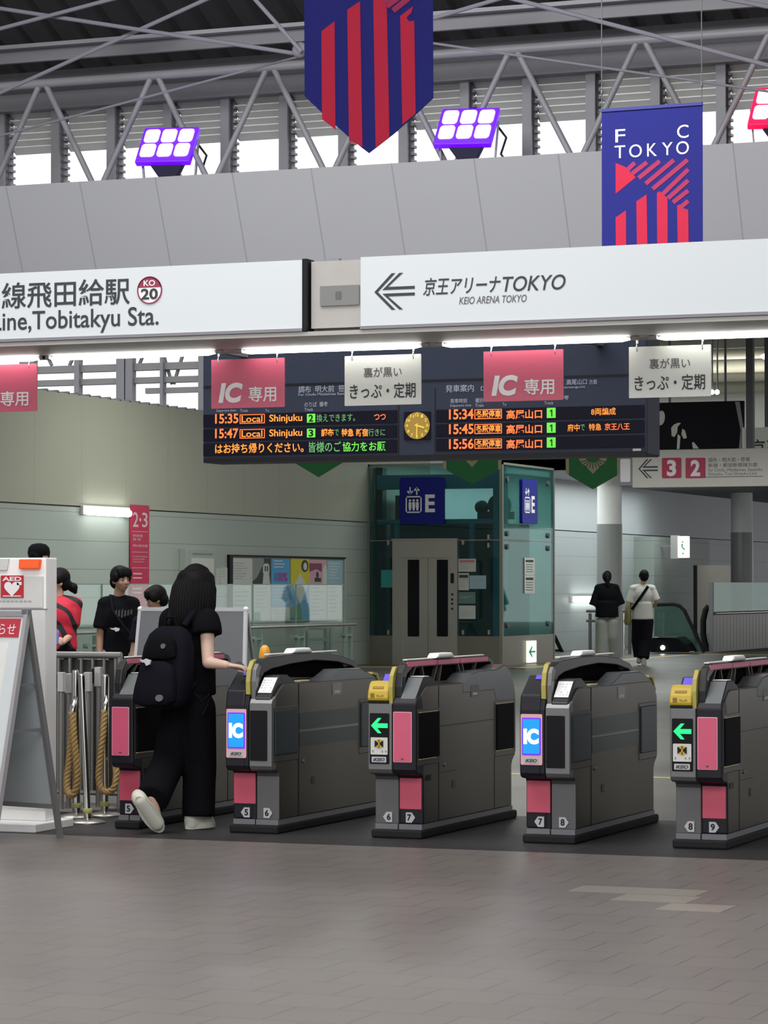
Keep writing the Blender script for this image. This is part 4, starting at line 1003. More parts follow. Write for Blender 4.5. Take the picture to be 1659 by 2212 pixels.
YB2 = 24.5
o0 = at_y(1409, 545, YB2)
b2 = thing('club_banner', 'upright rectangular blue club banner with white letters above a red striped emblem', 'banner', o0)
f2 = lambda u, v: (1200 + u * .2767, 200 + v * .2767)
B().sheet(pxpoly([(360, 130), (1148, 75), (1150, 1250), (362, 1285)], YB2, b2, f2), 0, 0.004).make('cloth', M['banner_blue'], b2)
B().sheet(pxpoly([(358, 128), (1150, 73), (1150, 100), (358, 155)], YB2, b2, f2), -0.012, 0.02).make('top_rail', mat('banner_hem', (0.014, 0.016, 0.17), 0.6), b2, 0.003)
B().sheet(pxpoly([(470, 550), (545, 580), (628, 662), (470, 790)], YB2, b2, f2), -0.003, 0.003).make('emblem_wedge', M['banner_red'], b2)
for p, q in (((560, 605), (620, 548)), ((600, 632), (715, 545)), ((650, 668), (815, 535)), ((705, 712), (925, 527)), ((760, 752), (1032, 525)), ((835, 795), (1037, 600)), ((880, 825), (1037, 685)), ((918, 858), (1037, 765)), ((975, 900), (1037, 845))):
    B().sheet(pxpoly(stroke(p, q, 34), YB2, b2, f2), -0.0035, 0.003).make('slanted_stripe', M['banner_rose'], b2)
for pts in ([(470, 975), (550, 920), (553, 1197), (472, 1203)], [(632, 850), (712, 795), (718, 1187), (636, 1192)], [(792, 785), (812, 770), (875, 822), (877, 1180), (795, 1185)], [(950, 882), (985, 870), (1000, 905), (1037, 915), (1040, 1170), (955, 1175)]):
    B().sheet(pxpoly(pts, YB2, b2, f2), -0.003, 0.003).make('stripe', M['banner_red'], b2)
b = B()
for ch, u0, v0, u1, v1 in (('F', 468, 287, 545, 388), ('C', 950, 252, 1040, 355), ('T', 462, 414, 545, 512), ('O', 576, 405, 675, 506), ('K', 716, 397, 792, 497), ('Y', 832, 389, 915, 488), ('O', 943, 380, 1042, 482)):
    a, c = f2(u0, v0), f2(u1, v1); b.text(ch, *loc(pb(a[0], a[1], c[0], c[1], YB2), b2), -0.004, 0.0)
b.make('club_lettering', M['white_ink'], b2)
for u, v in ((1300, 238), (1516, 222)):
    p = at_y(u, v, YB2) - o0; q = at_y(u, -60, YB2) - o0
    w_ = B().cyl(p, (p.x, 0, 11.5 - o0.z), 0.005, n=6); w_.ell((p.x, 0, p.z + 0.16), (0.012, 0.012, 0.03)); w_.make('hanging_wire', M['wire'], b2)

# green pennants farther in
YPN = 36.0
mk('pennant_green', (0.012, 0.19, 0.045), 0.6); mk('pennant_cream', (0.45, 0.42, 0.24), 0.6)
def pennant(uc, hw, vs, vt, crest, label):
    o0 = at_y(uc, vt, YPN)
    t = thing('green_pennant', label, 'pennant', o0, 0, 'green pennants below the departure board')
    B().sheet(pxpoly([(uc - hw, 880), (uc - hw, vs), (uc, vt), (uc + hw, vs), (uc + hw, 880)], YPN, t), 0, 0.004).make('cloth', M['pennant_green'], t)
    if crest:
        for s in (-1, 1): B().sheet(pxpoly([(uc + s*hw, 880), (uc + s*hw, vs), (uc + s*(hw + 7), vs - 4), (uc + s*(hw + 7), 880)], YPN, t), 0.0, 0.004).make('side_band', M['pennant_cream'], t)
        cw, cb = crest
        pts = [(uc - cw, cb - 70), (uc - cw, cb - 38)] + [(uc - cw * math.cos(a), cb - 38 + 24 * math.sin(a)) for a in [math.radians(15 * k) for k in range(1, 5)]] + [(uc, cb)] + [(uc + cw * math.cos(a), cb - 38 + 24 * math.sin(a)) for a in [math.radians(60 - 15 * k) for k in range(0, 4)]] + [(uc + cw, cb - 38), (uc + cw, cb - 70)]
        c = B().sheet(pxpoly(pts, YPN, t), -0.004, 0.004).make('crest', M['pennant_cream'], t)
        b = B()
        for k in range(-4, 5):
            a = math.radians(k * 17); r0, r1 = 14, 26 + (3 if k % 2 == 0 else 0)
            q0 = (uc + r0 * math.sin(a), cb - 34 + r0 * math.cos(a) * 0.8); q1 = (uc + r1 * math.sin(a), cb - 34 + r1 * math.cos(a) * 0.8)
            b.sheet(pxpoly(stroke(q0, q1, 1.6), YPN, t), -0.006, 0.003)
        b.make('crest_rays', M['ink'], c)
        B().sheet(pxpoly([(uc + 15 * math.cos(k * PI / 8), cb - 36 + 12 * math.sin(k * PI / 8)) for k in range(16)], YPN, t), -0.008, 0.004).make('crest_disc', M['pennant_green'], c)
    z1 = at_y(uc, 880, YPN).z - o0.z; hx = at_y(uc + hw, 900, YPN).x - o0.x
    B().tube([(-hx, 0, z1), (hx, 0, z1)], 0.012, 8).make('top_rod', M['wire'], t)
    for s in (-1, 1): B().cyl((s * hx * 0.95, 0, z1), (s * hx * 0.95, 0, 5.86 - o0.z), 0.004, n=6).make('hanging_wire', M['wire'], t)
pennant(688, 63, 993, 1031, None, 'green pennant tip showing below the board, before the cream wall')
pennant(1020, 56, 1015, 1046, (32, 1009), 'green pennant with a cream crest hanging before the glass lift')
pennant(1281, 52, 1027, 1057, (31, 1024), 'green pennant with a rayed cream crest hanging before the round column')

# ================================================================== flood lamps on the ledge
M['flood_white'] = mat('flood_white', (0.9, 0.9, 1), 0.3, emit=(0.62, 0.58, 1.0), es=5.0, vary=0)
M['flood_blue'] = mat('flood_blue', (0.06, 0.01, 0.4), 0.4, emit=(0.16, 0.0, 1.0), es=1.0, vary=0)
M['flood_red_white'] = mat('flood_red_white', (1, 0.8, 0.8), 0.3, emit=(1.0, 0.62, 0.68), es=4.0, vary=0)
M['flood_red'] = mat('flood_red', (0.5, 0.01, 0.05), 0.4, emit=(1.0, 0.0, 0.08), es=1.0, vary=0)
mk('lamp_body', (0.010, 0.008, 0.03), 0.6, spec=0.2)
def flood(u, v, label, lens, glow):
    y = 29.75
    p = at_y(u, v, y); zl = 6.09
    t = thing('flood_lamp', label, 'flood lamp', (p.x, y, zl), 0, 'coloured flood lamps on the ledge')
    hz = p.z - zl; t.rotation_euler = (0, 0, math.radians(14))
    R_ = Matrix.Translation((0, 0, hz)) @ Matrix.Rotation(math.radians(-16), 4, 'X') @ Matrix(((1, 0, 0.22, 0), (0, 1, 0, 0), (0, 0, 1, 0), (0, 0, 0, 1)))
    B().box((-0.32, 0, -0.235), (0.32, 0.12, 0.20)).move(R_).make('housing', glow, t, 0.012)  # dark housing given emission: the glare of its own lenses put into the colour
    B().prism([(0.10, -0.17), (0.24, -0.10), (0.24, 0.10), (0.10, 0.17)], 'x', -0.26, 0.26).move(R_).make('heat_sink', M['lamp_body'], t, 0.01)
    for i in range(3):
        for j in range(2):
            cx, cz = -0.2 + 0.2 * i, -0.09 + 0.18 * j
            B().rrect(cx - 0.083, cz - 0.078, cx + 0.083, cz + 0.078, 0.035, -0.012, 0.02).move(R_).make('lens', lens, t)
    b = B().prism([(-0.24, hz - 0.2), (0.2, hz - 0.2), (0.10, 0.06), (-0.10, 0.06)], 'y', 0.02, 0.16); b.box((-0.2, 0.0, 0), (0.24, 0.2, 0.06))
    b.make('stand', M['lamp_body'], t, 0.008)
    b = B()
    for s in (-1, 1): b.bar((s * 0.34, 0.14, hz + 0.05), (s * 0.30, 0.14, 0.05), 0.02, 0.06, (0, 1, 0))
    b.bar((-0.3, 0.14, 0.04), (0.3, 0.14, 0.04), 0.06, 0.04)
    b.make('yoke', M['mid_steel'], t)
    B().tube([(0.33, 0.2, hz), (0.42, 0.22, hz - 0.12), (0.36, 0.22, 0.15), (0.46, 0.2, 0.012)], 0.014, 8).make('cable', M['black'], t, smooth=True)
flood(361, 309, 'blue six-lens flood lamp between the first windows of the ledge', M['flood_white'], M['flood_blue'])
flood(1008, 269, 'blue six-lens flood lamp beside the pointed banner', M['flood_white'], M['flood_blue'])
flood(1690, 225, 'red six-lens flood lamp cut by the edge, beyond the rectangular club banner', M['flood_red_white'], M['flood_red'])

# ================================================================== glass lift
EX0, EY0 = XW, 49.0
EX1 = -17.2; EH = 3.68; ED = 3.0
lf = thing('glass_lift', 'glass lift shaft with steel doors standing against the concourse wall', 'lift', (EX0, EY0, 0))
W_ = EX1 - EX0
M['lift_glass'] = glass('lift_glass', (0.50, 0.72, 0.71), 0.03, fac=0.12, solid=(0.05, 0.13, 0.13))
M['lift_glass_side'] = glass('lift_glass_side', (0.42, 0.68, 0.64), 0.06, fac=0.22, solid=(0.07, 0.20, 0.18))
mk('lift_blue', (0.16, 0.42, 0.62), 0.45); mk('lift_dark', (0.012, 0.02, 0.03), 0.5); mk('lift_frame', (0.22, 0.23, 0.19), 0.4, 0.5)
mk('lift_steel', (0.40, 0.38, 0.34), 0.32, 0.7, vary=0.08, scale=2, stretch=(1, 1, 0.2)); mk('lift_base', (0.20, 0.19, 0.155), 0.35, 0.6, vary=0.1, scale=1.5)
def EP(u0, v0, u1, v1): return loc(pb(u0, v0, u1, v1, EY0), lf)
dx0, dz0, dx1, dz1 = EP(850, 1167, 990, 1440)
zj = EP(780, 1168, 850, 1169)[3]; zb = 0.53
for x0, z0, x1, z1 in ((0.02, zb, dx0, zj - 0.015), (dx1, zb, W_ - 0.03, zj - 0.015), (0.02, zj + 0.015, W_ - 0.03, EH - 0.03)):
    B().box((x0, 0, z0), (x1, 0.015, z1)).make('front_glass', M['lift_glass'], lf)
for z0, z1 in ((zb, zj - 0.015), (zj + 0.015, EH - 0.03)):
    B().box((W_ - 0.015, 0.03, z0), (W_, ED, z1)).make('side_glass', M['lift_glass_side'], lf)
B().box((0.0, 0, 0), (dx0, 0.06, zb)).make('base_panel', M['lift_base'], lf)
B().box((dx1, 0, 0), (W_, 0.06, zb)).make('base_panel', M['lift_base'], lf)
B().box((W_ - 0.05, 0.06, 0), (W_, ED, zb)).make('base_panel', M['lift_base'], lf)
B().box((W_ - 0.05, -0.01, 0), (W_ + 0.01, 0.05, EH)).make('corner_post', M['lift_frame'], lf)
B().box((0.0, -0.01, 0), (0.05, 0.05, EH)).make('corner_post', M['lift_frame'], lf)
B().box((0, -0.01, EH - 0.04), (W_ + 0.01, 0.05, EH)).make('top_rail', M['lift_frame'], lf)
B().box((W_ - 0.04, 0.05, EH - 0.04), (W_ + 0.01, ED, EH)).make('top_rail', M['lift_frame'], lf)
B().box((W_ - 0.05, ED - 0.05, 0), (W_ + 0.01, ED, EH)).make('corner_post', M['lift_frame'], lf)
B().box((0.0, -0.004, zj - 0.01), (W_, 0.01, zj + 0.01)).make('glass_joint', M['lift_frame'], lf)
B().box((W_ - 0.008, 0.05, zj - 0.01), (W_ + 0.004, ED, zj + 0.01)).make('glass_joint', M['lift_frame'], lf)
# steel frame inside
ix = EP(1055, 1000, 1078, 1400)
B().box((ix[0], 0.25, 0), (ix[2], 0.5, EH - 0.05)).make('shaft_column', M['lift_blue'], lf)
B().box((0.06, 0.25, 0), (0.2, 0.45, EH - 0.05)).make('shaft_column', M['lift_dark'], lf)
for v0, v1 in ((1024, 1055), (1121, 1131)):
    q = EP(790, v0, 1078, v1); B().box((0.1, 0.22, q[1]), (ix[2], 0.45, q[3])).make('shaft_beam', M['lift_blue'], lf)
for u in (846, 1009):
    q = EP(u - 4, 1131, u + 5, 1230); B().box((q[0], 0.22, q[1]), (q[2], 0.3, q[3])).make('shaft_stay', M['lift_blue'], lf)
B().box((0.22, 0.6, 0.02), (ix[0] - 0.1, ED - 0.4, 2.6)).make('lift_car', M['lift_dark'], lf)
q = EP(800, 1060, 1050, 1120)
b = B().box((0.2, 0.9, q[1]), (0.9, 1.6, q[3] - 0.05)); b.box((1.9, 0.7, q[1]), (2.45, 1.2, q[1] + 0.14))
b.ell((1.95, 0.8, q[1] + 0.22), (0.13, 0.13, 0.13)); b.cyl((2.3, 0.7, q[1] + 0.25), (2.3, 0.9, q[1] + 0.25), 0.2)
b.make('machinery', M['lift_dark'], lf)
# doors
fr = B()
fr.box((dx0, -0.06, 0), (dx0 + 0.2, 0.06, dz1)); fr.make('door_jamb', M['lift_steel'], lf)
B().box((dx1 - 0.13, -0.06, 0), (dx1, 0.06, dz1)).make('door_jamb', M['lift_steel'], lf)
B().box((dx0 + 0.2, -0.06, EP(900, 1207, 910, 1208)[3] + 0.02), (dx1 - 0.13, 0.06, dz1)).make('door_header', M['lift_steel'], lf)
B().box((dx0 - 0.01, -0.08, dz1), (dx1 + 0.01, 0.06, dz1 + 0.03)).make('door_canopy', M['stainless'], lf)
xm = EP(926, 1200, 927, 1201)[0]; zt = EP(900, 1207, 910, 1208)[3] + 0.02
for x0, x1, g0, g1 in ((dx0 + 0.2, xm - 0.003, 882, 907), (xm + 0.003, dx1 - 0.13, 945, 969)):
    dr = B().box((x0, -0.03, 0.01), (x1, 0.03, zt)).make('lift_door', M['lift_steel'], lf)
    q = EP(g0, 1209, g1, 1375)
    B().rrect(q[0], q[1], q[2], min(q[3], zt - 0.03), 0.02, -0.034, 0.006).make('door_window', M['black_gloss'], dr)
q = EP(976, 1238, 983, 1260)
B().rrect(q[0], q[1], q[2], q[3], 0.02, -0.07, 0.012).make('indicator', M['black'], lf)
for v in (1284, 1295, 1304, 1315):
    q = EP(977, v - 2, 982, v + 2); B().cyl(((q[0]+q[2])/2, -0.072, (q[1]+q[3])/2), ((q[0]+q[2])/2, -0.05, (q[1]+q[3])/2), 0.02).make('call_button', M['black'], lf)
for u, v in ((840, 1172), (1001, 1172), (1056, 1160), (1056, 1178), (840, 1366), (1001, 1366), (1057, 1366)):
    q = EP(u - 2, v - 5, u + 2, v + 5); B().box((q[0], -0.04, q[1]), (q[2], 0.1, q[3])).make('glass_clamp', M['stainless'], lf, 0.004)
for yy in (0.25, 2.6):
    for z in (zb + 0.2, zj - 0.12, zj + 0.12, EH - 0.3): B().cyl((W_ - 0.03, yy, z), (W_ + 0.03, yy, z), 0.05).make('glass_clamp', M['dark_steel'], lf, smooth=True)
# lift signs
mk('sign_blue', (0.007, 0.014, 0.21), 0.4, spec=0.2)
def lift_sign(t, w_, h, y=0.0):
    B().rrect(0, 0, w_, h, 0.05, y, 0.06).make('panel', M['sign_blue'], t)
    e = y - 0.004
    b = B(); x0, x1, z0, z1 = w_*0.14, w_*0.50, h*0.24, h*0.60; k = 0.022 * w_ / 0.8
    b.box((x0, e, z0), (x1, e+.004, z0 + k)); b.box((x0, e, z1 - k), (x1, e+.004, z1)); b.box((x0, e, z0), (x0 + k, e+.004, z1)); b.box((x1 - k, e, z0), (x1, e+.004, z1))
    for i in range(3):
        cx = x0 + (x1 - x0) * (0.27 + 0.23 * i); hh = z1 - z0
        b.disc(cx, z0 + hh*0.74, hh*0.07, e); b.sheet([(cx - hh*.09, z0 + hh*.64), (cx + hh*.09, z0 + hh*.64), (cx + hh*.09, z0 + hh*.36), (cx + hh*.05, z0 + hh*.14), (cx - hh*.05, z0 + hh*.14), (cx - hh*.09, z0 + hh*.36)], e)
    for cx, s in ((w_*0.24, -1), (w_*0.39, 1)):
        zc_, l = h*0.71, h*0.085
        b.box((cx - .012, e, zc_ - l), (cx + .012, e+.004, zc_ + l)); tip = zc_ + s*l
        for q in (-1, 1): b.sheet([(cx, tip), (cx + q*w_*.07, tip - s*w_*.07), (cx + q*w_*.07 - q*.018, tip - s*w_*.07 - s*.018), (cx, tip - s*.045)], e)
    b.make('pictogram', M['white_ink'], t)
    B().text('E', w_*0.58, h*0.25, w_*0.80, h*0.63, e, 0.03).make('lettering', M['white_ink'], t)
x0, z0, x1, z1 = pb(863, 1031, 959, 1132, EY0 - 0.07)
t = thing('lift_sign', 'square blue lift sign with people and arrows on the front of the glass lift', 'sign', (x0, EY0 - 0.07, z0)); lift_sign(t, x1 - x0, z1 - z0)
p = at_x(1128, 1085, EX1 + 0.06)
t = thing('lift_sign', 'narrow-looking blue lift sign on the side pane of the glass lift', 'sign', (EX1 + 0.065, p.y, z0 + 0.02), PI / 2); lift_sign(t, x1 - x0, z1 - z0 - 0.03)
# notices stuck on the glass
def notice(u0, v0, u1, v1, base, head, label, lines=4, y=None):
    y = y or EY0 - 0.012
    x0, z0, x1, z1 = pb(u0, v0, u1, v1, y)
    t = thing('notice', label, 'notice', (x0, y, z0), 0, 'notices on the glass lift')
    w_, h = x1 - x0, z1 - z0
    s = B().rrect(0, 0, w_, h, 0.008, 0, 0.006).make('sheet', base, t)
    if head: B().box((w_*.08, -0.002, h*.72), (w_*.92, 0.002, h*.9)).make('heading', head, s)
    b = B(); rr = random.Random(int(u0))
    for i in range(lines):
        z = h * (0.6 - 0.13 * i)
        if z < h * .06: break
        b.box((w_*.1, -0.002, z), (w_*rr.uniform(.55, .9), 0.002, z + h*.04))
    b.make('print_lines', bpy.data.materials.get('print_line') or mat('print_line', (0.35, 0.37, 0.38), 0.6), s)
np_ = mat('notice_paper', (0.52, 0.54, 0.50), 0.6); nt_ = mat('notice_teal', (0.02, 0.28, 0.25), 0.6); nb_ = mat('notice_blue', (0.30, 0.45, 0.52), 0.6); ng_ = mat('notice_green', (0.10, 0.20, 0.17), 0.5)
notice(990, 1207, 1028, 1235, np_, mat('notice_rose', (0.5, 0.16, 0.2), 0.6), 'topmost notice on the lift glass, with a rose heading')
notice(990, 1238, 1013, 1275, np_, M['ink'], 'upright white notice with a black heading beside the lift doors')
notice(1014, 1243, 1050, 1272, nb_, None, 'pale blue notice on the lift glass near its corner')
notice(990, 1279, 1027, 1304, ng_, None, 'dark green framed notice on the lift glass', 2)
notice(991, 1308, 1027, 1337, np_, None, 'lowest white notice on the lift glass')
notice(823, 1231, 848, 1269, nt_, None, 'teal notice on the far pane of the lift, before the steel doors', 0)
p = at_x(1133, 1243, EX1 + 0.01)
for k, (v0, v1) in enumerate(((1205, 1242), (1243, 1282))):
    za, zc_ = at_x(1140, v1, EX1 + .01).z, at_x(1140, v0, EX1 + .01).z; wy = at_x(1154, 1243, EX1).y - p.y
    t = thing('notice', ('upper' if k == 0 else 'lower') + ' white notice of a pair on the side pane of the lift', 'notice', (EX1 + 0.012, p.y, za), PI / 2, 'notices on the glass lift')
    h = zc_ - za
    s = B().rrect(0, 0, wy, h, 0.02, 0, 0.006).make('sheet', np_, t)
    b = B().box((wy*.1, -0.002, h*.75), (wy*.85, 0.002, h*.88))
    for i in range(4): b.box((wy*.12, -0.002, h*(.6 - .14*i)), (wy*.8, 0.002, h*(.63 - .14*i)))
    b.make('print_lines', M['ink'], s)
# lit exit sign in the lift base
M['exit_white'] = mat('exit_white', (0.8, 0.8, 0.75), 0.4, emit=(1, 1, 0.85), es=0.85)
M['exit_green'] = mat('exit_green', (0.01, 0.22, 0.10), 0.4, emit=(0.01, 0.25, 0.1), es=0.5)
p = at_x(1136, 1410, EX1 + 0.01); wy = at_x(1154, 1410, EX1).y - p.y; za, zc_ = at_x(1145, 1436, EX1).z, at_x(1145, 1384, EX1).z
t = thing('exit_sign', 'small lit exit sign with a green arrow set low in the lift base', 'sign', (EX1 + 0.045, p.y, max(za, 0.02)), PI / 2)
h = zc_ - max(za, 0.02)
s = B().rrect(0, 0, wy, h, 0.02, 0, 0.03).make('panel', M['exit_white'], t)
b = B(); b.box((wy*.2, -0.004, h*.46), (wy*.85, 0.001, h*.54)); b.sheet([(wy*.12, h*.5), (wy*.5, h*.78), (wy*.5, h*.66), (wy*.3, h*.5), (wy*.5, h*.34), (wy*.5, h*.22)], -0.004, 0.005)
b.make('arrow', M['exit_green'], t)

# ================================================================== along the concourse wall
M['wall_tube'] = mat('wall_tube', (0.9, 0.9, 0.9), 0.4, emit=(0.96, 1, 0.96), es=14)
def wall_lamp(u0, u1, v, label, x=XW):
    a, c = at_x(u0, v, x + 0.08), at_x(u1, v, x + 0.08); z = (a.z + c.z) / 2; L_ = c.y - a.y
    t = thing('wall_lamp', label, 'wall lamp', (x, a.y, z), PI / 2)
    B().tube([(0, -0.09, 0), (0.06, -0.09, 0), (L_ - 0.06, -0.09, 0), (L_, -0.09, 0)], [0.02, 0.055, 0.055, 0.02], 12).make('tube', M['wall_tube'], t, smooth=True)
    B().box((-0.05, -0.06, -0.05), (L_ + 0.05, 0, 0.09)).make('tray', M['white_paint'], t, 0.01)
wall_lamp(186, 281, 1107, 'bright tube lamp high on the wall beside the red platform banner')
wall_lamp(1240, 1296, 1296, 'bright tube lamp low on the wall behind the couple')
def wall_thing(name, label, cat, u0, v0, u1, v1, group=None, off=0.012):
    a, c = at_x(u0, v1, XW + off), at_x(u1, v1, XW + off); zt = at_x((u0+u1)/2, v0, XW + off).z; zb_ = at_x((u0+u1)/2, v1, XW + off).z
    return thing(name, label, cat, (XW + off, a.y, zb_), PI / 2, group), c.y - a.y, zt - zb_
t, w_, h = wall_thing('platform_banner', 'tall narrow crimson platform banner with the numerals two and three', 'banner', 282, 1091, 322, 1318, None, 0.036)
B().rrect(0, 0, w_, h, 0.01, 0, 0.012).make('panel', M['crimson'], t)
b = B().text('2', w_*.10, h*.79, w_*.40, h*.93, -0.003, 0.01); b.text('3', w_*.6, h*.79, w_*.90, h*.93, -0.003, 0.01); b.disc(w_*.5, h*.86, w_*.045, -0.004)
b.make('numerals', mat('banner_print', (0.55, 0.42, 0.44), 0.5), t)
b = B()
for z in (.745, .55, .40): b.box((w_*.08, -0.003, h*z), (w_*.92, 0.0, h*(z + .004)))
for z, x1 in ((.695, .62), (.66, .55), (.60, .9)): b.text('調布・新宿' if x1 < .6 else '明大前方面', w_*.12, h*z, w_*x1, h*(z + .025), -0.003, 0.01)
for z, x1, s_ in ((.50, .88, 'for Chofu, Meidaimae'), (.475, .75, 'Sasazuka, Shinjuku'), (.45, .7, 'Toei Shinjuku')): b.text(s_, w_*.12, h*z, w_*x1, h*(z + .018), -0.003, 0.0)
for z in (.34, .30, .2, .16): b.box((w_*.12, -0.003, h*z), (w_*.6, 0, h*(z + .012)))
b.make('small_lettering', bpy.data.materials['banner_print'], t)
# poster case and its posters
t, w_, h = wall_thing('poster_case', 'long dark-framed poster case on the wall behind the glass balustrade', 'poster case', 492, 1201, 743, 1350)
B().box((0, -0.005, 0), (w_, 0.012, h)).make('back_board', mat('case_back', (0.30, 0.33, 0.30), 0.5), t)
B().box((0, -0.04, h - 0.03), (w_, 0.012, h)).make('top_frame', M['black'], t)
B().box((0, -0.04, 0), (0.12, 0.012, h - 0.03)).make('side_frame', M['black'], t)
B().box((w_ - 0.05, -0.04, 0), (w_, 0.012, h - 0.03)).make('side_frame', mat('case_silver', (0.45, 0.48, 0.45), 0.4, 0.3), t)
B().box((0.12, -0.04, 0), (w_ - 0.05, 0.012, 0.03)).make('bottom_frame', bpy.data.materials['case_silver'], t)
mk('poster_white', (0.50, 0.52, 0.48), 0.6); mk('poster_blue', (0.07, 0.30, 0.55), 0.6); mk('poster_sky', (0.25, 0.42, 0.50), 0.6); mk('poster_yellow', (0.50, 0.47, 0.02), 0.6); mk('poster_rose', (0.50, 0.30, 0.34), 0.6)
mk('poster_maroon', (0.20, 0.05, 0.09), 0.6); mk('poster_dark', (0.03, 0.035, 0.035), 0.6); mk('poster_grey', (0.22, 0.24, 0.24), 0.6); mk('poster_magenta', (0.32, 0.04, 0.30), 0.6); mk('poster_green', (0.06, 0.20, 0.13), 0.6)
def poster(u0, v0, u1, v1, base, label, art):
    q, w_, h = wall_thing('poster', label, 'poster', u0, v0, u1, v1, 'posters in the case', 0.026)
    s = B().box((0, -0.002, 0), (w_, 0.004, h)).make('sheet', M[base], q)
    art(s, w_, h)
def lines(s, w_, h, z0, z1, n, key='print_line', x0=.12, x1=.88):
    b = B(); rr = random.Random(n)
    for i in range(n):
        z = z1 - (z1 - z0) * i / n; b.box((w_*x0, -0.005, h*z), (w_*(x0 + (x1-x0)*rr.uniform(.5, 1)), -0.002, h*(z + .35*(z1-z0)/n)))
    b.make('print_lines', bpy.data.materials[key], s)
poster(499, 1206, 545, 1262, 'poster_white', 'white printed poster first in the case, its edge curling', lambda s, w_, h: lines(s, w_, h, .1, .8, 7))
def art_tower(s, w_, h):
    B().sheet([(0, h*.1), (w_*.25, h*.25), (w_*.65, h*.85), (w_*.62, h), (w_, h), (w_, 0), (0, 0)], -0.005, 0.003).make('dark_hill', M['poster_dark'], s)
    b = B().sheet([(w_*.55, 0), (w_*.6, h*.42), (w_*.57, h*.45), (w_*.57, h*.72), (w_*.65, h*.8), (w_*.85, h*.8), (w_*.92, h*.72), (w_*.92, h*.45), (w_*.9, h*.42), (w_*.97, 0)], -0.008, 0.003); b.make('pale_tower', M['poster_white'], s)
    b = B().box((w_*.66, -0.011, h*.5), (w_*.72, -0.008, h*.7)); b.box((w_*.78, -0.011, h*.5), (w_*.84, -0.008, h*.7)); b.make('tower_opening', M['poster_dark'], s)
poster(545, 1206, 584, 1262, 'poster_grey', 'grey poster with a pale tower before a dark hill', art_tower)
def art_100(s, w_, h):
    B().text('100%', w_*.18, h*.53, w_*.86, h*.72, -0.006, 0.03).make('lettering', M['poster_magenta'], s)
    lines(s, w_, h, .76, .95, 3, 'poster_white'); lines(s, w_, h, .05, .42, 5, 'poster_sky')
poster(586, 1208, 626, 1310, 'poster_blue', 'blue poster lettered 100% in magenta', art_100)
def art_yellow(s, w_, h):
    B().sheet([(w_*(.75 + .19*math.cos(a)), h*(.72 + .24*math.sin(a))) for a in [2*PI*i/24 for i in range(24)]], -0.005, 0.003).make('dark_oval', M['poster_dark'], s)
    B().sheet([(w_*(.76 + .1*math.cos(a)), h*(.7 + .15*math.sin(a))) for a in [2*PI*i/20 for i in range(20)]], -0.008, 0.003).make('pale_oval', M['poster_white'], s)
    B().sheet([(w_*.2, 0), (w_*.48, h*.45), (w_*.8, 0)], -0.006, 0.003).make('pale_triangle', M['poster_white'], s)
poster(628, 1207, 668, 1262, 'poster_yellow', 'yellow poster with a black oval and a pale triangle', art_yellow)
def art_rose(s, w_, h):
    B().sheet([(0, h*.5), (w_*.4, h*.62), (w_*.7, h*.5), (w_*.7, h*.85), (0, h*.85)], -0.005, 0.003).make('maroon_cloud', M['poster_maroon'], s)
    b = B().disc(w_*.45, h*.38, w_*.07, -0.006); b.box((w_*.3, -0.006, h*.1), (w_*.65, -0.002, h*.26)); b.make('dark_print', M['poster_dark'], s)
    B().sheet([(w_*.72, 0), (w_*.75, h*.6), (w_*.9, h*.85), (w_, h*.6), (w_, 0)], -0.006, 0.003).make('pale_shape', M['poster_white'], s)
poster(668, 1209, 706, 1262, 'poster_rose', 'rose poster with a maroon cloud shape', art_rose)
poster(707, 1211, 740, 1262, 'poster_sky', 'pale blue poster last in the case', lambda s, w_, h: lines(s, w_, h, .1, .85, 6, 'poster_white'))
poster(501, 1264, 545, 1345, 'poster_white', 'white sheet under the curling poster, seen through the glass', lambda s, w_, h: lines(s, w_, h, .1, .8, 6))
def art_ls(s, w_, h):
    lines(s, w_, h, .3, .9, 6); B().box((0, -0.006, h*.05), (w_*.4, -0.002, h*.28)).make('green_block', M['poster_green'], s)
poster(547, 1264, 584, 1345, 'poster_white', 'white sheet with a green block, under the tower poster', art_ls)
poster(586, 1312, 626, 1346, 'poster_white', 'white sheet under the blue 100% poster', lambda s, w_, h: lines(s, w_, h, .1, .8, 5))
def art_bg(s, w_, h):
    B().sheet([(w_*.1, h), (w_*.9, h), (w_*.5, h*.45)], -0.005, 0.003).make('pale_wedge', M['poster_white'], s); B().sheet([(0, 0), (0, h*.35), (w_*.5, h*.5), (w_*.6, 0)], -0.006, 0.003).make('green_shape', M['poster_green'], s)
poster(628, 1264, 668, 1340, 'poster_blue', 'blue and green picture sheet under the yellow poster', art_bg)
poster(668, 1264, 705, 1340, 'poster_white', 'white text sheet under the rose poster', lambda s, w_, h: lines(s, w_, h, .05, .9, 8))
poster(707, 1264, 738, 1338, 'poster_white', 'white sheet under the pale blue poster', lambda s, w_, h: lines(s, w_, h, .1, .9, 7))
t, w_, h = wall_thing('wall_cabinet', 'grey wall box with a white sheet on it, above the walking woman', 'wall box', 388, 1185, 452, 1290)
B().box((0, -0.12, 0), (w_, 0.012, h)).make('box', mat('box_grey', (0.30, 0.33, 0.31), 0.5), t, 0.01)
B().box((w_*.16, -0.126, h*.45), (w_*.92, -0.118, h*.80)).make('sheet', M['poster_white'], t)
B().box((w_*.2, -0.123, h*.87), (w_*.86, -0.119, h*.905)).make('lettering', mat('print_dull', (0.18, 0.2, 0.19), 0.6), t)
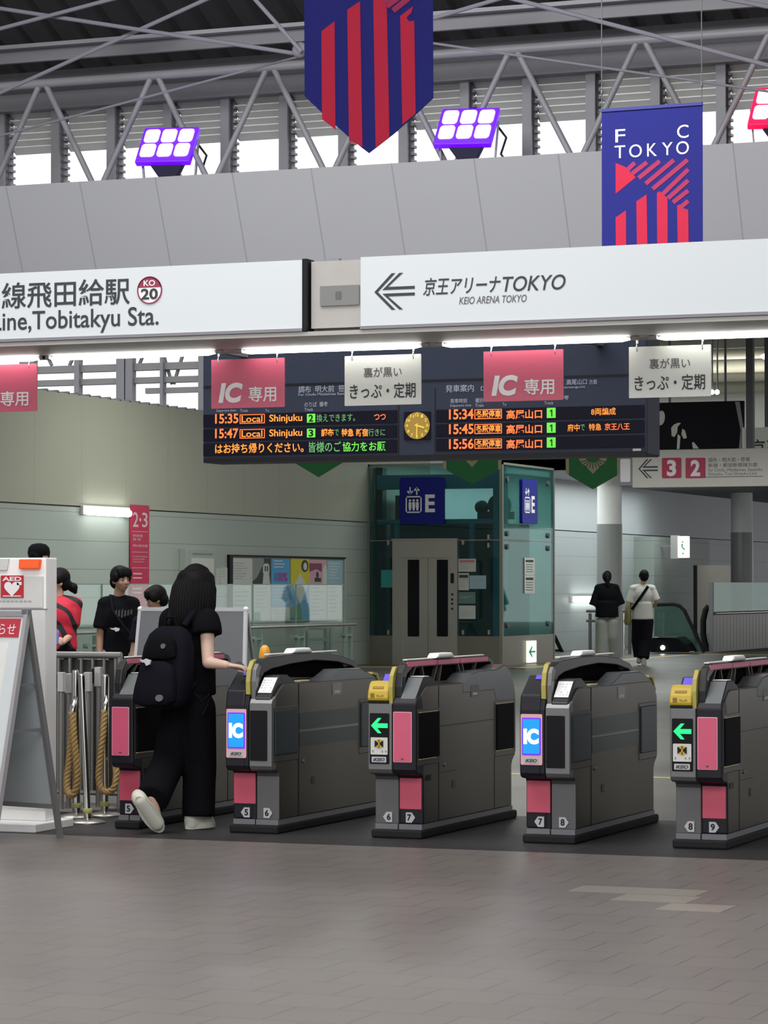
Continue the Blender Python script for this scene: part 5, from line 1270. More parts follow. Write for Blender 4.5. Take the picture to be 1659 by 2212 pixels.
for u0, v0, u1, v1, lab in ((462, 1228, 474, 1262, 'small pale sheet on the wall beside the poster case'), (476, 1226, 491, 1262, 'small pale sheet with a dark picture, next to the poster case frame')):
    t, w_, h = wall_thing('wall_sheet', lab, 'notice', u0, v0, u1, v1)
    s = B().box((0, -0.003, 0), (w_, 0.01, h)).make('sheet', M['poster_white'], t); lines(s, w_, h, .3, .9, 4)

# glass balustrade of the stair, its handrail
XG = -18.3
M['rail_glass'] = glass('rail_glass', (0.92, 0.965, 0.945), 0.0, fac=0.05, solid=(0.34, 0.42, 0.38))
M['glass_edge'] = mat('glass_edge', (0.16, 0.24, 0.21), 0.3)
y0, y1 = 33.0, at_x(744, 1265, XG).y
gb = thing('glass_balustrade', 'clear glass balustrade with a steel handrail guarding the stairs by the wall', 'balustrade', (XG, y0, 0), PI / 2)
Lg = y1 - y0
js = sorted([at_x(u, 1350, XG).y - y0 for u in (222, 548, 641)] + [0.0, Lg]); js = [j for j in js if j >= 0]
for a, c in zip(js, js[1:]):
    pn = B().box((a + 0.008, 0, 0.08), (c - 0.008, 0.014, 1.465)).make('glass_pane', M['rail_glass'], gb)
    B().box((a + 0.008, -0.001, 1.455), (c - 0.008, 0.015, 1.47)).make('pane_top_edge', M['glass_edge'], pn)
    B().box((c - 0.02, -0.002, 0.08), (c - 0.008, 0.016, 1.465)).make('pane_side_edge', M['glass_edge'], pn)
B().tube([(0, -0.1, 0.80), (Lg, -0.1, 0.80), (Lg + 0.25, -0.1, 0.80)], 0.022, 10).make('handrail', M['stainless'], gb, smooth=True)
B().tube([(0, 0.12, 0.87), (Lg, 0.12, 0.87)], 0.022, 10).make('handrail', M['glass_edge'], gb, smooth=True)
B().box((0, -0.03, 0), (Lg, 0.05, 0.08)).make('shoe_rail', M['stainless'], gb)
for j in js[1:] + [2, 5]:
    b = B().box((j + 0.2, -0.04, 0), (j + 0.26, 0.02, 0.76)); b.bar((j + 0.23, -0.03, 0.62), (j - 0.05, -0.03, 0.62), 0.03, 0.03); b.cyl((j - 0.05, -0.05, 0.62), (j - 0.05, 0.02, 0.62), 0.035)
    b.make('post', M['glass_edge'], gb)
sr = thing('stair_handrail', 'dark sloping stair handrail seen through the balustrade glass', 'handrail', (-19.3, 40.0, 0))
pA, pB_ = at_x(606, 1455, -19.3), at_x(662, 1356, -19.3); pC = at_x(716, 1356, -19.3)
b = B().tube([rel(pA, sr), rel(pB_, sr), rel(pC, sr)], 0.035, 8)
b.make('rail', M['glass_edge'], sr, smooth=True)
for u, v in ((662, 1356), (705, 1356), (712, 1356)):
    p = rel(at_x(u, v, -19.3), sr); B().cyl((p.x, p.y, 0), (p.x, p.y, p.z), 0.045).make('post', M['glass_edge'], sr)
b = B().bar(rel(at_x(662, 1383, -19.3), sr), rel(at_x(705, 1381, -19.3), sr), 0.05, 0.06); b.make('cross_bar', M['glass_edge'], sr)

# grey notice board turned away, and an orange bollard, beyond the gates
YW = 19.2
mk('board_grey', (0.17, 0.18, 0.19), 0.4)
x0, z0, x1, z1 = pb(303, 1316, 531, 1440, YW)
wb = thing('easel_board', 'grey notice board on a silver stand turned away, behind the walking woman', 'notice board', ((x0+x1)/2, YW, 0))
hw = (x1 - x0) / 2
def lean(z): return -0.16 + 0.16 * z / z1
secs = []
q = [(-hw - 0.02, 0.25), (hw + 0.02, 0.25), (hw, z1 - 0.012), (-hw, z1 - 0.012)]
B().rings([[Vector((x, lean(z) - 0.008, z)) for x, z in q], [Vector((x, lean(z) + 0.008, z)) for x, z in q]]).make('board', M['board_grey'], wb)
for s in (-1, 1):
    B().bar((s * (hw + 0.045), lean(0), 0), (s * hw, lean(z1), z1), 0.025, 0.025, (0, 1, 0)).make('frame_rail', M['alu'], wb)
    B().bar((s * (hw + 0.03), 0.34, 0), (s * hw, 0.02, z1 - 0.03), 0.022, 0.022, (0, 1, 0)).make('rear_leg', M['alu_dark'], wb)
B().bar((-hw, lean(z1), z1), (hw, lean(z1), z1), 0.025, 0.028).make('frame_rail', M['alu'], wb)
for s in (-1, 1): B().ell((s * hw, lean(z1), z1), (0.022, 0.02, 0.02)).make('corner_cap', M['white_paint'], wb, smooth=True)
p = at_y(572, 1393, 23.0)
bo = thing('bollard', 'small orange rounded bollard just showing over the gate hood', 'bollard', (p.x, 23.0, 0))
B().lathe([(0.055, 0.02), (0.052, p.z - 0.08), (0.04, p.z - 0.03), (0.02, p.z - 0.005), (0, p.z)], n=20).make('post', mat('bollard_orange', (0.60, 0.26, 0.01), 0.45), bo, smooth=True)
B().lathe([(0.14, 0), (0.13, 0.02), (0.06, 0.04), (0, 0.042)], n=24).make('base', M['black_rubber'], bo, smooth=True)

# ================================================================== hanging direction signs at the far end
YD = 34.0
mk('sign_cream', (0.58, 0.57, 0.50), 0.45)
x0, z0, x1, z1 = pb(1366, 970, 1780, 1052, YD)
z0, z1 = at_y(1420, 1053, YD).z, at_y(1420, 972, YD).z
ds = thing('direction_sign', 'cream hanging direction sign with an arrow and red squares three and two', 'sign', (x0, YD, z0))
def DP(u0, v0, u1, v1): return loc(pb(u0, v0, u1, v1, YD), ds)
B().box((0, 0, 0), (x1 - x0, 0.16, z1 - z0)).make('panel', M['sign_cream'], ds, 0.004)
q = DP(1336, 986, 1366, 1050)
B().box((q[0], 0.02, q[1]), (0, 0.14, q[3])).make('end_box', M['mid_steel'], ds, 0.01)
B().rrect(q[0] + 0.02, q[1] + 0.05, q[2] - 0.03, q[3] - 0.03, 0.02, 0.012, 0.01).make('end_plate', M['white_paint'], ds)
arrow(B(), *DP(1379, 992, 1421, 1033), -0.004).make('arrow', M['ink'], ds)
for n_, u0, u1 in (('3', 1430, 1472), ('2', 1481, 1524)):
    q = DP(u0, 989, u1, 1033)
    s = B().rrect(q[0], q[1], q[2], q[3], 0.015, -0.004, 0.005).make('platform_square', M['crimson'], ds)
    B().text(n_, q[0] + (q[2]-q[0])*.26, q[1] + (q[3]-q[1])*.1, q[2] - (q[2]-q[0])*.26, q[3] - (q[3]-q[1])*.1, -0.007, 0.04).make('platform_number', M['white_ink'], s)
b = B().text('調布・明大前・笹塚', *DP(1530, 988, 1620, 998), -0.003, 0.008); b.text('新宿・都営新宿線方面', *DP(1530, 1000, 1636, 1009), -0.003, 0.008)
b.text('for Chofu, Meidaimae, Sasazuka', *DP(1530, 1011, 1647, 1019), -0.003, 0.0); b.text('Shinjuku, Toei Shinjuku Line', *DP(1530, 1020, 1635, 1028), -0.003, 0.0); q = DP(1522, 1029, 1648, 1030.4); b.box((q[0], -0.004, q[1]), (q[2], 0, q[3]))
b.make('lettering', mat('ink_worn', (0.16, 0.15, 0.14), 0.6), ds)
for u in (1618, 1760):
    q = DP(u - 8, 800, u + 7, 970); B().box((q[0], 0.03, z1 - z0), (q[2], 0.12, 5.86 - z0)).make('hanger', M['dark_steel'], ds)
YD2 = 38.0
x0, z0, x1, z1 = pb(1604, 922, 1760, 975, YD2)
d2 = thing('direction_sign', 'white hanging sign with cut-off lettering behind the sign with red squares', 'sign', (x0, YD2, z0 - 0.1))
B().box((0, 0, 0), (x1 - x0, 0.12, z1 - z0 + 0.1)).make('panel', M['sign_white'], d2, 0.004)
B().text('京王線', *loc(pb(1622, 948, 1720, 985, YD2), d2), -0.003, 0.01).make('lettering', M['ink'], d2)
B().box((0.3, 0.03, z1 - z0 + 0.1), (0.38, 0.1, 5.86 - z0 + 0.1)).make('hanger', M['dark_steel'], d2)
YA = 44.0
x0, z0, x1, z1 = pb(1406, 868, 1606, 972, YA)
ad = thing('dark_advert', 'large black hanging advert with a pale crouching figure and an oval', 'advert', (x0, YA, z0 - 0.4))
hA = z1 - z0 + 0.4
B().box((0, 0, 0), (x1 - x0, 0.08, hA)).make('panel', mat('ad_black', (0.004, 0.004, 0.007), 0.6, spec=0.08), ad)
def AP(pts): return pxpoly(pts, YA, ad)
mk('ad_pale', (0.40, 0.40, 0.38), 0.6)
B().sheet(AP([(1428 + 10*math.cos(a)*.75 - 4*math.sin(a), 903 + 15*math.sin(a) + 5*math.cos(a)) for a in [2*PI*i/20 for i in range(20)]]), -0.005, 0.004).make('pale_oval', M['ad_pale'], ad)
b = B().sheet(AP([(1450, 924), (1456, 917), (1466, 913), (1471, 914), (1464, 922), (1463, 934), (1457, 944), (1451, 942)]), -0.005, 0.004)
b.sheet(AP([(1464, 938), (1470, 942), (1468, 970), (1462, 970)]), -0.005, 0.004); b.sheet(AP([(1474, 926), (1480, 930), (1484, 946), (1477, 948), (1472, 938)]), -0.0055, 0.004); b.sheet(AP([(1495, 956), (1499, 955), (1510, 969), (1497, 969)]), -0.005, 0.004)
b.make('pale_figure', M['ad_pale'], ad)
q = B().sheet(AP([(1588, 868), (1598, 868), (1606, 925), (1606, 972), (1596, 972), (1600, 930)]), -0.005, 0.004); q.make('pale_edge', mat('ad_grey', (0.16, 0.16, 0.155), 0.6), ad)
for xx in (0.3, x1 - x0 - 0.3): B().cyl((xx, 0.04, hA), (xx, 0.04, 5.86 - z0 + 0.4), 0.02).make('hanger', M['dark_steel'], ad)
p = at_y(1642, 770, 41.0)
for k, (u, v, lab) in enumerate(((1538, 847, 'small round spot lamp, first of the pair beyond the white hanging sign'), (1549, 847, 'small round spot lamp, second of the pair beyond the white hanging sign'))):
    p = at_y(u, v, 40.0)
    t = thing('spot_lamp', lab, 'spot lamp', p, 0, 'small spot lamps under the ceiling')
    B().ell((0, 0, 0), (0.035, 0.03, 0.035)).make('bulb', M['tube_glow'], t, smooth=True)
    B().cyl((0, 0.02, 0.03), (0, 0.02, 5.86 - p.z), 0.012, n=8).make('stem', M['dark_steel'], t)
p = at_y(1656, 770, 42.0)
t = thing('ceiling_lamp', 'bright ceiling lamp cut by the edge above the sign with red squares', 'ceiling lamp', p)
B().ell((0.12, 0, 0), (0.22, 0.1, 0.06)).make('diffuser', M['tube_glow'], t, smooth=True)
B().cyl((0.12, 0, 0.03), (0.12, 0, 5.86 - p.z), 0.02, n=8).make('stem', M['dark_steel'], t)

# ================================================================== far end: escalator, rails, signs
YES = 60.0
M['esc_glass'] = glass('esc_glass', (0.58, 0.74, 0.68), 0.05, fac=0.30, solid=(0.14, 0.23, 0.20))
e0 = at_y(1413, 1409, YES)
es = thing('escalator', 'escalator with a green glass side and black handrail at the far end', 'escalator', (e0.x, YES, 0))
pts = [(1413, 1306), (1455, 1305), (1468, 1309), (1478, 1319), (1521, 1409)]
pl_ = pxpoly([(1413, 1409)] + pts, YES, es); pl_ = [(x, max(z, 0.0)) for x, z in pl_]
B().sheet(pl_, 0.0, 0.03).make('glass_side', M['esc_glass'], es)
B().tube([(x, 0.015, z) for x, z in pl_[1:]], 0.04, 10).make('handrail', M['black_rubber'], es, smooth=True)
q = pxpoly([(1404, 1409), (1404, 1382), (1412, 1376), (1462, 1376), (1480, 1390), (1490, 1409)], YES - 0.8, es); q = [(x, max(z, 0)) for x, z in q]
B().prism(q, 'y', -0.8, -0.1).make('newel_block', M['black_gloss'], es, 0.02)
q = pxpoly([(1416, 1381), (1424, 1375), (1458, 1374), (1464, 1379)], YES - 0.82, es)
B().prism(q, 'y', -0.8, -0.1).make('deck_plate', M['chrome'], es)
p = rel(at_y(1431, 1399, YES - 0.84), es); B().ell((p.x, -0.83, p.z), (0.05, 0.03, 0.05)).make('comb_lamp', M['tube_glow'], es, smooth=True)
b = B().tube([rel(at_y(u, v, YES + 1.5), es) for u, v in ((1531, 1408), (1524, 1396), (1519, 1370), (1519, 1340), (1524, 1318), (1531, 1310))], 0.07, 10)
b.make('second_handrail', M['black_rubber'], es, smooth=True)
XR = -16.5
ya = at_x(1537, 1400, XR).y
sbx = thing('glass_partition', 'glass and ribbed steel partition closing off the escalator well', 'partition', (XR, ya, 0), PI / 2)
zg0, zg1 = at_x(1545, 1322, XR).z, at_x(1545, 1258, XR).z
B().box((0, 0, zg0), (7, 0.015, zg1)).make('glass_pane', M['esc_glass'], sbx)
B().box((-0.06, -0.04, 0), (0.06, 0.04, zg1)).make('end_post', M['mid_steel'], sbx)
b = B()
for k in range(24): b.box((0.06 + k * 0.29, -0.02, 0.02), (0.06 + k * 0.29 + 0.27, 0.02, zg0 - 0.08))
b.box((0.06, -0.005, 0.0), (7, 0.02, zg0 - 0.06)); b.make('ribbed_panel', mat('rib_steel', (0.15, 0.145, 0.125), 0.4, 0.4), sbx)
B().tube([(0.1, -0.08, zg0 - 0.03), (7, -0.08, zg0 - 0.03)], 0.03, 10).make('handrail', M['chrome'], sbx, smooth=True)
B().box((0, -0.03, zg0 - 0.06), (7, 0.04, zg0)).make('sill', M['mid_steel'], sbx)
# low barrier behind the couple
YBR = 58.5
p0, p1 = at_y(1272, 1408, YBR), at_y(1364, 1408, YBR)
br = thing('low_barrier', 'dark low barrier with chrome posts behind the couple', 'barrier', (p0.x, YBR, 0)); wB = p1.x - p0.x
for v, r in ((1320, 0.03), (1341, 0.03)):
    z = at_y(1300, v, YBR).z; B().tube([(-0.05, 0, z), (wB, 0, z)], r, 10).make('rail', M['dark_steel'], br, smooth=True)
zt = at_y(1300, 1325, YBR).z
for k, m_ in enumerate(('dark_steel', 'chrome', 'dark_steel', 'mid_steel', 'dark_steel', 'chrome', 'dark_steel')):
    x = wB * (0.03 + 0.155 * k); B().cyl((x, 0, 0), (x, 0, zt), 0.035, n=10).make('post', M[m_], br, smooth=True)
# lit escape sign and board on the wall
p = at_y(1464, 1205, 66.5); q = at_y(1485, 1158, 66.5)
t = thing('escape_sign', 'lit white escape sign with a green figure high beside the wall recess', 'sign', (p.x, 66.5, p.z)); w_, h = q.x - p.x, q.z - p.z
B().rrect(0, 0, w_, h, 0.02, 0, 0.2).make('panel', M['exit_white'], t)
g = at_y(1448, 1205, 66.5).x - p.x; B().box((g, 0.02, -0.02), (0, 0.2, h + 0.02)).make('side_box', M['gantry_grey'], t)
B().box((-19.34 - p.x, 0.08, h * 0.5), (g, 0.14, h * 0.6)).make('bracket', M['mid_steel'], t)
b = B().sheet([(w_*.35, h*.62), (w_*.55, h*.66), (w_*.5, h*.5), (w_*.75, h*.4), (w_*.72, h*.34), (w_*.42, h*.46)], -0.005); b.disc(w_*.5, h*.73, w_*.08, -0.005); b.sheet([(w_*.4, h*.2), (w_*.6, h*.25), (w_*.6, h*.15)], -0.005)
b.make('figure', M['exit_green'], t)
x0, z0, x1, z1 = pb(1506, 1221, 1578, 1300, 68)
t = thing('beige_board', 'beige notice board standing beyond the escalator near the second column', 'notice board', (x0, 68, 0))
B().box((0, 0, 0.3), (x1 - x0, 0.06, z1)).make('panel', mat('board_beige', (0.36, 0.32, 0.28), 0.5), t); B().box((-0.09, -0.02, 0), (0.0, 0.08, z1)).make('edge_post', M['black'], t); B().box((x1 - x0 - 0.06, -0.02, 0), (x1 - x0, 0.08, 0.3)).make('foot', M['black'], t)
p = at_x(1206, 1418, XW + 0.3)
t = thing('stair_rail', 'short dark sloping rail low on the wall just past the lift', 'handrail', (XW, p.y, 0))
a, c = at_x(1198, 1375, XW + 0.2), at_x(1222, 1425, XW + 0.2)
b = B().tube([rel(a, t), rel(c, t)], 0.045, 8); b.make('rail', M['black'], t, smooth=True)
b = B().bar((0.0, rel(a, t).y * 0.4 + rel(c, t).y * 0.6, rel(a, t).z * 0.4 + rel(c, t).z * 0.6), (0.2, rel(a, t).y * 0.4 + rel(c, t).y * 0.6, rel(a, t).z * 0.4 + rel(c, t).z * 0.6), 0.05, 0.05); b.make('bracket', M['black'], t)
# ================================================================== people
mk('skin', (0.50, 0.31, 0.22), 0.5, vary=0.03); mk('skin_tan', (0.34, 0.20, 0.13), 0.5, vary=0.03); mk('skin_pale', (0.60, 0.42, 0.33), 0.5, vary=0.03)
mk('hair_black', (0.0045, 0.004, 0.0045), 0.6, spec=0.12, vary=0.3, scale=60, stretch=(1, 1, 0.05)); mk('cloth_black', (0.0035, 0.0037, 0.0052), 0.9, spec=0.1, bump=0.15, scale=30); mk('cloth_navy', (0.0042, 0.0046, 0.0085), 0.85, spec=0.12, bump=0.15, scale=30)
mk('cloth_white', (0.52, 0.52, 0.49), 0.8, bump=0.2, scale=14); mk('cloth_grey', (0.20, 0.215, 0.195), 0.85, bump=0.25, scale=12); mk('shoe_white', (0.58, 0.58, 0.50), 0.6)
mk('eye_white', (0.35, 0.33, 0.31), 0.4); mk('eye_dark', (0.01, 0.008, 0.007), 0.3); mk('lip', (0.30, 0.12, 0.10), 0.5)
def frame(f):
    """columns: right hand side of the picture of the figure, facing, up"""
    f = Vector(f).normalized(); r = f.cross(Vector((0, 0, 1))).normalized(); u = r.cross(f)
    return Matrix((r, f, u)).transposed()
def unit(v): return Vector(v).normalized()
def add_head(b, c, f, k=1.0):
    R_ = frame(f); T = lambda x, y, z: Vector(c) + R_ @ (Vector((x, y, z)) * k)
    b.ell(T(0, -.005, .022), [q*k for q in (.074, .092, .092)], M=R_); b.ell(T(0, .025, -.035), [q*k for q in (.058, .066, .075)], M=R_); b.ell(T(0, .035, -.075), [q*k for q in (.036, .045, .034)], M=R_)
    b.caps(T(0, .082, .0), T(0, .096, -.028), .009*k, .013*k)
    for s in (-1, 1): b.ell(T(s*.073, -.005, -.018), [q*k for q in (.012, .02, .031)], M=R_); b.ell(T(s*.035, .055, -.03), [q*k for q in (.024, .028, .026)], M=R_)
def add_hand(b, w, d, n, thumb, k=1.0, curl=25):
    """palm from the wrist along d, n the back of the hand, thumb the side the thumb leaves from"""
    d, n = unit(d), unit(n); s = unit(thumb); w = Vector(w)
    kn = [w + (d*.082 + s*o)*k for o in (.030, .010, -.010, -.029)]
    for q in kn: b.caps(w + (q - w)*.12, q, .015*k, .0105*k)
    for q, L_, c in zip(kn, (.070, .078, .072, .056), (0, 6, 10, 14)):
        p = q
        for i, (fr, a) in enumerate(((.45, .5), (.31, 1.3), (.24, 2.0))):
            t = math.radians((curl + c) * a); dd = d*math.cos(t) - n*math.sin(t)
            p2 = p + dd*L_*fr*k; b.caps(p, p2, (.0098 - .0012*i)*k, (.0088 - .0013*i)*k); p = p2
    t0 = w + (d*.02 + s*.026)*k; t1 = w + (d*.055 + s*.052 - n*.012)*k; t2 = w + (d*.088 + s*.05 - n*.024)*k; t3 = w + (d*.108 + s*.042 - n*.03)*k
    b.limb([t0, t1, t2, t3], [.016*k, .0125*k, .0105*k, .0085*k])
def shoe(parent, heel, toe, m, k=1.0, sole=True, upn=None):
    heel, toe = Vector(heel), Vector(toe); d = (toe - heel).normalized(); upn = upn or Vector((0, 0, 1)); upn = (upn - d*upn.dot(d)).normalized()
    b = B(); b.caps(heel + d*.035*k + upn*.045*k, toe - d*.05*k + upn*.034*k, .042*k, .040*k); b.caps(heel + d*.04*k + upn*.075*k, heel + d*.09*k + upn*.07*k, .038*k, .036*k)
    b.caps(heel + d*.035*k + upn*.02*k, toe - d*.045*k + upn*.02*k, .040*k, .044*k); b.ell(toe - d*.055*k + upn*.03*k, .044*k)
    o = place('shoe', body(b, .009*k, 3), m, parent, smooth=True)
    r = d.cross(upn); s = B(); pts = []
    for i in range(20):
        a = 2*PI*i/20; L_ = (toe - heel).length; pts.append(heel + d*(L_*.5 + L_*.53*math.cos(a)) + r*(.047*k*math.sin(a)*(1 + .12*math.cos(a))))
    s.rings([[p - upn*.004*k for p in pts], [p + upn*.018*k for p in pts]]); s.make('sole', m, o)
    return o
def person(label, u0, d0, J, opt):
    """J: joints as picture position and depth offset (u, v, dy); local x runs along the picture, y away from it"""
    k = opt.get('k', 1.0); bw = opt.get('bw', 1.0)
    x0 = (u0 - CXP) * d0 / FPX
    root = thing('person', label, 'person', (RT * x0 + Vector((-math.sin(YAW), math.cos(YAW), 0)) * d0)[:2] + (0,) if False else Vector(((RT * x0).x - math.sin(YAW)*d0, (RT * x0).y + math.cos(YAW)*d0, 0)), YAW)
    P = {}
    for n_, (u, v, dy) in J.items():
        d = d0 + dy; P[n_] = Vector(((u - CXP)*d/FPX - x0, dy, HC - (v - 1267)*d/FPX))
    for n_ in ('an1', 'an2', 'to1', 'to2', 'he1', 'he2'):
        if n_ in P and P[n_].z < 0.0: P[n_].z = 0.0
    f, hf = unit(opt['face']), unit(opt.get('head', opt['face']))
    R_ = frame(f)
    b = B(); add_head(b, P['head'], hf, k*opt.get('hk', 1.0))
    b.limb([P['neck'], P['head'] + Vector((0, 0, -.05*k))], [.052*k, .05*k])
    b.ell(P['chest'], [q*k for q in (.145*bw, .095, .17)], M=R_); b.ell((P['chest'] + P['pelvis'])/2, [q*k for q in (.12*bw, .085, .15)], M=R_); b.ell(P['pelvis'], [q*k for q in (.145*bw, .10, .13)], M=R_)
    for s in '12':
        b.limb([P['neck'] + Vector((0, 0, -.03*k)), P['sh'+s]], [.05*k, .05*k]); b.limb([P['sh'+s], P['el'+s], P['wr'+s]], [.047*k, .037*k, .026*k])
        b.limb([P['hi'+s], P['kn'+s], P['an'+s]], [.075*k, .052*k, .036*k])
        b.caps(P['an'+s], (P['to'+s] + P['an'+s])/2 - Vector((0, 0, .01)), .034*k, .028*k)
        hd, hn, ht = opt['hand'+s]
        add_hand(b, P['wr'+s], hd, hn, ht, k*opt.get('handk', 1.0), opt.get('curl'+s, 28))
    me = body(b, opt.get('vox', .009), opt.get('sm', 4))
    bo_ = place('body', me, M[opt['skin']], root, smooth=True)
    # shirt
    e = opt.get('ease', .022); b = B()
    b.ell(P['chest'] + Vector((0, 0, .0)), [q*k + e for q in (.145*bw, .095, .17)], M=R_); hem = P['hem'] if 'hem' in P else P['pelvis']
    b.ell((P['chest']*.5 + hem*.5), [q*k + e for q in (.138*bw, .10, .17)], M=R_)
    hr = [q*k + e for q in (.15*bw, .105, .04)]
    b.oval_loft([(p.x, p.y, p.z, hr[0]*s_, max(hr[1], hr[0]*.75)*s_) for p, s_ in ((hem, 1.0), (hem*.7 + P['chest']*.3, .97), (hem*.3 + P['chest']*.7, .94))])
    sl = opt.get('sleeve', .55)
    for s in '12':
        b.limb([P['neck'] + Vector((0, 0, -.045*k)), P['sh'+s]], [.058*k + e*.4, .055*k + e*.5])
        q0 = opt.get('slr', .052)*k + e*.4; q1 = opt.get('cuff', .058)*k + e*.6; p0, p1 = P['sh'+s], P['sh'+s].lerp(P['el'+s], sl)
        b.ell(p0, q0); b.tube([p0, p0.lerp(p1, .5), p1 + (p1 - p0).normalized()*q1*.55], [q0, (q0 + q1)/2, q1], 18)
    sm_ = opt['shirt'] if not isinstance(opt['shirt'], str) else M[opt['shirt']]
    shirt_ = place('shirt', body(b, .014, 4), sm_, root, smooth=True)
    # trousers
    b = B(); pr_ = opt.get('leg', (.10, .085, .075)); 
    b.ell(P['pelvis'] + Vector((0, 0, .03)), [q*k + .012 for q in (.148*bw, .11, .12)], M=R_)
    for s in '12':
        c_ = P['cu'+s] if 'cu'+s in P else P['an'+s]; d_ = (c_ - P['kn'+s]).normalized()
        b.limb([P['hi'+s], P['kn'+s]], [pr_[0]*k, pr_[1]*k]); b.tube([P['kn'+s], P['kn'+s].lerp(c_, .5), c_ + d_*pr_[2]*k*(.5 if 'cu'+s in P else .1)], [pr_[1]*k, (pr_[1] + pr_[2])*k/2, pr_[2]*k*1.04], 18)
    place('trousers', body(b, .013, 4), M[opt['pants']], root, smooth=True)
    for s in '12': shoe(root, P.get('he'+s, P['an'+s] - f*.05 - Vector((0, 0, P['an'+s].z))), P['to'+s], M[opt.get('shoe', 'shoe_white')], k*opt.get('shk', 1.0), upn=opt.get('up'+s))
    return root, P
def hair_cap(root, c, f, k=1.0, extra=None, vox=.010, mat_='hair_black', low=-.02, sm=3):
    R_ = frame(f); T = lambda x, y, z: Vector(c) + R_ @ (Vector((x, y, z))*k); b = B()
    b.ell(T(0, -.018, .035), [q*k for q in (.083, .095, .09)], M=R_); b.ell(T(0, -.05, low), [q*k for q in (.073, .06, .07)], M=R_); b.ell(T(0, .018, .077), [q*k for q in (.066, .062, .040)], M=R_)
    for s in (-1, 1): b.ell(T(s*.07, .01, .02), [q*k for q in (.018, .045, .045)], M=R_)
    if extra: extra(b, T, R_)
    return place('hair', body(b, vox, sm), M[mat_], root, smooth=True)
def face_bits(root, c, f, k=1.0):
    R_ = frame(f); T = lambda x, y, z: Vector(c) + R_ @ (Vector((x, y, z))*k)
    for s in (-1, 1):
        e = B().ell(T(s*.031, .077, .0), [q*k for q in (.013, .008, .0055)], M=R_).make('eye', M['eye_white'], root, smooth=True)
        B().ell(T(s*.031, .083, .0), [q*k for q in (.0085, .003, .006)], M=R_).make('pupil', M['eye_dark'], e, smooth=True)
        B().caps(T(s*.018, .087, .022), T(s*.046, .076, .023), .0045*k, .0035*k).make('eyebrow', M['hair_black'], root, smooth=True)
    B().caps(T(-.017, .088, -.058), T(.017, .088, -.058), .005*k, .005*k).make('lips', M['lip'], root, smooth=True)

# ---- the woman tapping in at the gate
D0 = 16.94
fw_ = unit((0.45, 0.89, 0))
J = dict(head=(426, 1262, .05), neck=(416, 1324, .03), chest=(410, 1392, .0), pelvis=(406, 1516, .0), hem=(408, 1502, 0), sh1=(372, 1340, .06), sh2=(447, 1342, -.10), el1=(380, 1428, .18), wr1=(412, 1440, .36), el2=(450, 1431, -.16), wr2=(488, 1436, -.235),
         hi1=(386, 1530, .03), hi2=(428, 1530, -.02), kn1=(368, 1640, -.02), kn2=(432, 1650, .02), an1=(330, 1722, -.30), an2=(430, 1760, .0), cu1=(334, 1716, -.28), cu2=(430, 1745, .0), he1=(298, 1722, -.42), to1=(350, 1793, -.28), he2=(404, 1788, -.04), to2=(462, 1782, .10))
wrp, thp = None, None
woman, PW_ = person('person in black with long dark hair, stepping forward and reaching to the gate reader', 415, D0, J,
    dict(face=fw_, head=(0.45, 0.89, -0.12), skin='skin_pale', shirt='cloth_black', pants='cloth_black', k=.97, bw=.95, vox=.0055, sm=4, ease=.026, sleeve=.12, cuff=.078, slr=.072, leg=(.112, .105, .098),
         hand1=((.3, .9, 0), (0, 0, 1), (1, -.3, 0)), hand2=((.97, .05, -.10), (0.1, .1, 1), (0.1, 1, 0)), curl2=14, shoe='shoe_white', shk=1.12, up1=Vector((-.2, .9, .3))))
def long_hair(b, T, R_):
    b.ell(T(0, -.03, -.03), (.092, .092, .11), M=R_)
    for a in range(-80, 261, 12):
        x, y = math.cos(math.radians(-a)), math.sin(math.radians(-a))
        if y > .45: continue
        b.limb([T(x*.078, y*.085 - .015, .04), T(x*.098, y*.092 - .03, -.08), T(x*.092, y*.085 - .045, -.17), T(x*.08, y*.07 - .05, -.245 + .02*math.cos(a))], [.034, .042, .042, .026])
    b.ell(T(0, -.035, -.12), (.088, .075, .12), M=R_)
hair_cap(woman, PW_['head'], (0.45, 0.89, -0.12), 1.0, long_hair, .010, sm=14)
# loose strands down her back
R_ = frame((0.45, 0.89, -0.12)); T = lambda x, y, z: PW_['head'] + R_ @ Vector((x, y, z)); rr = random.Random(5); b = B()
for i in range(46):
    a = math.radians(-82 + 344 * i / 45)
    x, y = math.cos(-a), math.sin(-a)
    if y > .4: continue
    e = rr.uniform(-.03, .03)
    b.tube([T(x*.085, y*.09 - .02, .07), T(x*.122, y*.118 - .03, -.03), T(x*.13, y*.122 - .042, -.13), T(x*(.115 + e*.4), y*.108 - .05, -.23), T(x*(.088 + e), y*.085 - .052, -.30 + e)], [.006, .013, .014, .011, .002], 7)
b.make('loose_strands', M['hair_black'], woman, smooth=True)
w2 = PW_['wr2']
# card in her fingers
cd = thing('card', 'small pale card case held between the fingers over the gate reader', 'card', woman.matrix_basis @ (w2 + Vector((.100, .008, -.040))), YAW)
B().cbox((0.0, 0, 0), (.060, .050, .006), Matrix.Rotation(.25, 3, 'Y')).make('case', mat('card_pale', (.5, .47, .45), .4), cd, .002)
